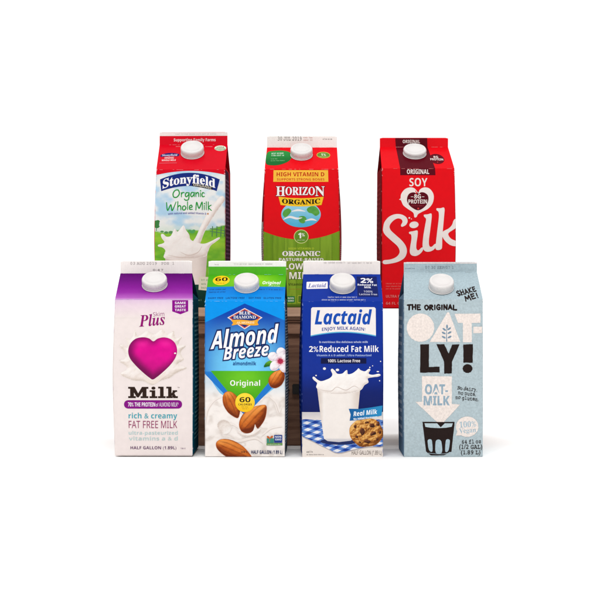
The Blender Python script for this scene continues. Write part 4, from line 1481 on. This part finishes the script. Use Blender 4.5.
# =================================================================== 6 red and green carton
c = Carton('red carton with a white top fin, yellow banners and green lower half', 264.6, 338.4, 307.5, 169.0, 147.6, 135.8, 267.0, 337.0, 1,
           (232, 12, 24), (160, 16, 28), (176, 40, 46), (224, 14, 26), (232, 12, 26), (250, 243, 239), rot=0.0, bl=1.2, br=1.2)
c.text('date_stamp', '30 JUL 2019', 276, 301, 140.6, 3.6, (140, 134, 130), 'mono', off=0.005)
c.micro('date_stamp', 303, 313.4, 138.4, 1.6, (212, 160, 150), 61)
c.micro('date_stamp', 303, 313.4, 140.8, 1.6, (212, 160, 150), 62)
c.micro('date_stamp', 323.5, 334, 139.8, 1.5, (110, 104, 104), 63)
lf = smooth([(265.4, 153.2), (272, 151.2), (281, 151.0), (288.6, 152.8), (291.2, 157.6), (288, 162.0), (280, 165.0), (272, 165.6), (265.4, 163.6)], 4)
c.poly('leaf_badge', lf, lambda x, y: mix(lin((20, 104, 44)), lin((44, 144, 64)), ss(164, 152, y)), 2)
c.micro('leaf_badge', 270, 283.5, 154.4, 1.6, (226, 240, 226), 64)
c.micro('leaf_badge', 270, 283.5, 156.6, 1.6, (226, 240, 226), 65)
c.micro('leaf_badge', 270, 277, 159.8, 1.0, (140, 196, 140), 66)
c.micro('leaf_badge', 270, 285, 161.6, 1.0, (140, 196, 140), 67)
c.poly('percent_badge', ell(323.8, 155.6, 7.0, 3.2), (206, 190, 80))
c.poly('percent_badge', ell(323.8, 155.6, 6.4, 2.7), (100, 140, 50))
c.text('percent_badge', '1%', 321.4, 326.4, 156.4, 2.3, (246, 244, 224), 'sansb')
c.micro('percent_badge', 319.6, 328.0, 157.6, 0.8, (230, 226, 160), 68)
c.poly('vitamin_panel', rect(273.6, 170.2, 328.0, 181.8), (250, 192, 66))
c.text('vitamin_panel', 'HIGH VITAMIN D', 276.8, 324.2, 176.3, 4.0, (190, 26, 18), 'sansb', off=0.008)
c.text('vitamin_panel', 'SUPPORTS STRONG BONES', 277.2, 324.2, 180.7, 2.4, (204, 66, 30), 'sansb')
for o_, cc in ((0.045, (140, 8, 18)), (0.0, (250, 244, 242))):
    c.text('brand_lettering', 'H', 276.6, 285.4, 195.9, 9.4, cc, 'serifb', off=0.008 + o_, same=False)
    c.text('brand_lettering', 'ORIZO', 285.8, 314.6, 195.0, 7.8, cc, 'serifb', off=0.012 + o_)
    c.text('brand_lettering', 'N', 315.0, 324.2, 195.9, 9.4, cc, 'serifb', off=0.008 + o_)
gb = ell(301.0, 214.4, 19.2, 13.0, 48)
c.poly('globe_emblem', gb, lambda x, y: mix(lin((84, 182, 222)), lin((150, 212, 236)), ss(226, 206, y)), 2)
for k, pts in enumerate(([(309.0, 207.0), (314, 206.2), (317.6, 209.2), (319.0, 213.4), (315.4, 216.0), (311.6, 213.6), (308.4, 212.6), (306.6, 209.6)], [(294.6, 205.0), (302, 203.8), (305.4, 204.6), (301.6, 206.4), (296, 206.4)],
                         [(284.6, 210.6), (288.6, 208.4), (291.6, 210.6), (289.4, 214.6), (285.6, 217.4), (283.2, 214.4)], [(299, 217), (304, 216.2), (306.4, 219.4), (303.6, 223.4), (299.6, 222)])):
    pl = smooth(pts, 4)
    c.poly('globe_emblem', pl, lambda x, y: mix(lin((60, 144, 62)), lin((110, 180, 80)), fbm(x * 0.4, y * 0.4)), 1.0, same=k > 0)
for k, cc in enumerate(([(284, 219.5), (290, 217), (297, 218.6), (302, 217.8)], [(292, 211.6), (298, 210.2), (305, 211.4)], [(305, 221), (311, 219.4), (316, 220.6)])):
    c.pieces('globe_emblem', stroke(cc, [0.6] + [2.0] * (len(cc) - 2) + [0.6]), (244, 240, 240), same=k > 0)
bn = [(279.0, 196.8), (290, 198.0), (301, 198.3), (312, 198.0), (323.2, 196.8), (321.0, 205.0), (311, 206.2), (301, 206.6), (291, 206.2), (281.2, 205.0)]
c.poly('brand_banner', bn, (250, 200, 40))
c.text('brand_banner', 'ORGANIC', 282.6, 319.6, 203.2, 4.5, (30, 24, 14), 'serifb', off=0.02, warp=lambda x, y: (x, y + 1.2 * (1 - ((x - 301) / 19) ** 2)))
bd = [(x, 239.6 - 8.6 * ((x - 301) / 37.0) ** 2) for x in np.linspace(264.4, 338.6, 26)]


def planks(x, y):
    k = np.floor((x - 262) / 11.5)
    o = mix(lin((116, 156, 34)), lin((140, 176, 52)), (k * 0.37) % 1.0)
    o = mix(o, lin((104, 144, 34)), ss(0.5, 0.75, fbm(x * 0.5, y * 0.05)) * 0.6)
    e = np.abs((x - 262) / 11.5 - np.round((x - 262) / 11.5))
    return mix(o, lin((92, 126, 30)), ss(0.05, 0.01, e) * 0.8)


c.poly('plank_background', bd + [(338.6, 307.2), (264.4, 307.2)], planks, 0.9)
c.poly('percent_badge', ell(301.2, 236.6, 7.1, 6.9), (222, 226, 150), on='body')
c.poly('percent_badge', ell(301.2, 236.6, 6.5, 6.3), (104, 150, 44), on='body')
c.text('percent_badge', '1', 298.4, 301.0, 238.2, 5.2, (250, 250, 240), 'sansb', off=0.02, on='body')
c.text('percent_badge', '%', 301.6, 304.6, 236.4, 3.2, (250, 250, 240), 'sansb', off=0.01, on='body')
c.micro('percent_badge', 297.4, 305.2, 240.6, 1.0, (226, 232, 200), 69, on='body')
c.text('product_lettering', 'HIGH VITAMIN D', 289.0, 313.6, 249.5, 1.9, (186, 206, 60), 'sansb')
for o_, cc in ((0.05, (84, 116, 30)), (0.0, (248, 246, 236))):
    for (t, xa, xb, yy, hh, st, of) in (('ORGANIC', 283.0, 319.4, 255.9, 4.5, 'serifb', 0.03), ('PASTURE-RAISED', 279.6, 322.8, 261.0, 2.9, 'sansb', 0.005), ('LOWFAT', 285.0, 317.6, 269.4, 6.0, 'sansb', 0.008), ('MILK', 289.6, 313.0, 279.0, 6.9, 'sansb', 0.008)):
        c.text('product_lettering', t, xa, xb, yy, hh, cc, st, off=of + o_, same=not (o_ == 0 and t == 'ORGANIC') and not (o_ > 0 and t == 'ORGANIC'))
c.text('small_print', 'Vitamins A & D', 288.4, 314.4, 285.6, 2.5, (58, 74, 22), 'sansb')
c.micro('small_print', 289, 313, 289.6, 1.2, (168, 120, 40), 70)
c.poly('verified_badge', rect(286.8, 296.2, 294.8, 302.6, 0.4), (30, 122, 66))
c.text('verified_badge', 'NON', 288, 293.8, 299.0, 1.7, (230, 240, 226), 'sansb')
c.text('verified_badge', 'GMO', 288, 293.8, 301.6, 1.7, (230, 240, 226), 'sansb')
c.poly('verified_badge', rect(297.8, 295.4, 304.2, 302.8, 0.4), (190, 196, 70))
c.poly('verified_badge', rect(298.3, 295.9, 303.7, 302.3, 0.4), (80, 122, 40))
c.grad('bottom_band', 304.0, 307.3, [(304, (96, 130, 34)), (307, (58, 82, 26))], 1.6)
c.wear((246, 168, 164), 4)
c.cap(301.2, 162.4, 11.2)
c.finish()
c.side_print('r', 'side_print', [(0.0, 0.0, 1.0, 0.50, (176, 70, 74))] + fine_rows(0.1, 0.9, 0.08, 0.46, 26, (226, 180, 176), 10))
c.side_print('l', 'side_print', [(0.0, 0.0, 1.0, 0.62, (196, 190, 184))] + fine_rows(0.1, 0.9, 0.06, 0.58, 32, (110, 100, 98), 11))

# =================================================================== 7 red soy carton
RED = (230, 12, 24)
MAR = (92, 6, 24)
SW = (241, 229, 224)
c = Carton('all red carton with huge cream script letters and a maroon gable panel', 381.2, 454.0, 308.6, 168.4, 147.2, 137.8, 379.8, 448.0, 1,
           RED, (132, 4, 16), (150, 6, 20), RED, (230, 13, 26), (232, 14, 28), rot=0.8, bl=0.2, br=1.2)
c.poly('gable_panel', [(397.6, 138), (431.6, 138), (432.0, 147.2), (433.2, 160), (434.6, 168.4), (434.8, 175.2), (399.8, 175.2), (399.6, 168.4)], MAR)
c.text('gable_lettering', 'ORIGINAL', 405.6, 424.0, 143.2, 3.2, SW, 'sansb', off=0.004)
c.text('title_lettering', 'ORIGINAL', 406.4, 428.6, 173.9, 4.5, SW, 'sansb', off=0.006)
c.micro('gable_lettering', 398, 405, 147.6, 0.8, (230, 170, 170), 71)
c.micro('date_stamp', 396, 424, 138.6, 0.9, (150, 40, 40), 72)
c.poly('protein_badge', ell(438.6, 159.4, 7.6, 4.9, 30), MAR)
c.text('protein_badge', '8G', 435.6, 440.4, 158.6, 2.0, SW, 'sansb')
c.text('protein_badge', 'PROTEIN', 431.8, 445.0, 160.9, 1.9, SW, 'sansb')
c.poly('protein_badge', ell(438.6, 162.6, 0.5, 0.4, 8), (220, 80, 70))
c.text('title_lettering', 'SOY', 408.8, 426.8, 186.3, 8.2, SW, 'sansb', off=-0.004)


def Z5(p):
    return [(370 + a / 6.667, 127 + b / 6.667) for a, b in p]


def Z6(p):
    return [(370 + a / 6.667, 200 + b / 6.667) for a, b in p]


hw_ = smooth(Z5([(292, 602), (284, 572), (250, 548), (218, 522), (203, 490), (190, 484), (200, 476), (204, 448), (228, 416), (262, 403), (290, 408), (306, 424), (318, 436), (330, 416), (358, 403), (390, 410), (414, 440), (419, 474), (408, 514), (380, 546), (342, 566), (316, 582), (306, 600)]), 5)
c.poly('heart_emblem', hw_, SW)
c.pieces('heart_emblem', stroke(Z5([(300, 425), (306, 440), (312, 452)]), [0.5, 1.2, 1.5]), RED)
dk = smooth(Z5([(310, 446), (290, 436), (262, 442), (246, 464), (244, 496), (262, 526), (292, 548), (318, 556), (346, 544), (372, 518), (384, 486), (380, 456), (358, 438), (334, 436), (320, 446), (315, 420)]), 5)
c.poly('heart_emblem', dk, MAR)
c.text('heart_emblem', '8G', 413.6, 420.2, 198.6, 4.2, SW, 'sansb', off=0.006)
c.pieces('heart_emblem', stroke([(410.4, 196.8), (412.6, 196.8)], 0.5, spline=False) + stroke([(421.4, 196.8), (423.4, 196.8)], 0.5, spline=False), SW)
c.text('heart_emblem', 'PROTEIN', 407.8, 426.2, 203.6, 4.0, SW, 'sansb', off=0.004)
c.micro('heart_emblem', 411, 423.5, 206.2, 1.0, (176, 60, 70), 73)
c.poly('heart_emblem', ell(417.6, 208.6, 0.9, 0.9, 10), (214, 60, 60))
SILK = [
    [(85, 188), (94, 148), (124, 112), (165, 95), (206, 97), (236, 114), (247, 140), (236, 166), (210, 179), (203, 168), (213, 146), (204, 128), (178, 124), (148, 142), (128, 172), (134, 200), (164, 230), (206, 268), (234, 306), (242, 346), (226, 386),
     (186, 411), (140, 423), (96, 428), (82, 417), (90, 402), (130, 397), (166, 384), (190, 360), (193, 334), (176, 304), (138, 270), (100, 234), (86, 210)],
    [(257, 214), (284, 208), (308, 203), (314, 212), (312, 244), (305, 290), (305, 324), (318, 336), (338, 318), (350, 318), (344, 342), (320, 366), (294, 374), (270, 366), (261, 344), (265, 305), (272, 262), (270, 232), (259, 226)],
    [(354, 99), (378, 96), (400, 90), (405, 104), (402, 140), (394, 205), (386, 270), (389, 306), (404, 312), (424, 294), (436, 296), (426, 322), (402, 341), (372, 345), (352, 332), (345, 302), (350, 240), (361, 172), (368, 128), (356, 112)],
    [(437, 56), (462, 55), (482, 50), (489, 62), (486, 100), (478, 185), (473, 250), (472, 300), (468, 326), (446, 334), (430, 326), (431, 290), (441, 200), (451, 115), (449, 80), (438, 70)],
    [(470, 222), (484, 206), (514, 190), (536, 166), (546, 138), (560, 126), (575, 150), (566, 180), (542, 200), (518, 216), (512, 232), (530, 258), (566, 276), (575, 300), (556, 308), (524, 300), (494, 276), (474, 246)],
]
pls = [smooth(Z6(p), 4) for p in SILK]
pls.append(ell(370 + 289 / 6.667, 200 + 166 / 6.667, 4.6, 3.3, 24, -8))
pls += [ell(370 + 258 / 6.667, 200 + 120 / 6.667, 0.9, 0.8, 10), ell(370 + 272 / 6.667, 200 + 127 / 6.667, 0.5, 0.5, 10)]
for k, p in enumerate(pls):
    c.poly('brand_lettering', p, SW, same=k not in (0, 2, 3, 4))
for i, (yy, hh) in enumerate(((284.2, 1.3), (286.8, 1.3), (289.4, 1.3))):
    c.micro('small_print', 385.4, 408, yy, hh, (238, 120, 116), 74 + i)
c.text('small_print', 'ULTRA PASTEURIZED', 385.4, 420, 297.6, 2.6, (240, 130, 126), 'sansb')
c.text('small_print', '64 FL OZ (1.89L)', 385.4, 416, 304.6, 2.6, (240, 130, 126), 'sansb')
c.wear((244, 140, 138), 5)
c.cap(416.8, 161.2, 11.7, 7.6)
c.finish()
c.side_print('l', 'side_print', fine_rows(0.14, 0.9, 0.08, 0.92, 24, (156, 40, 46), 12))
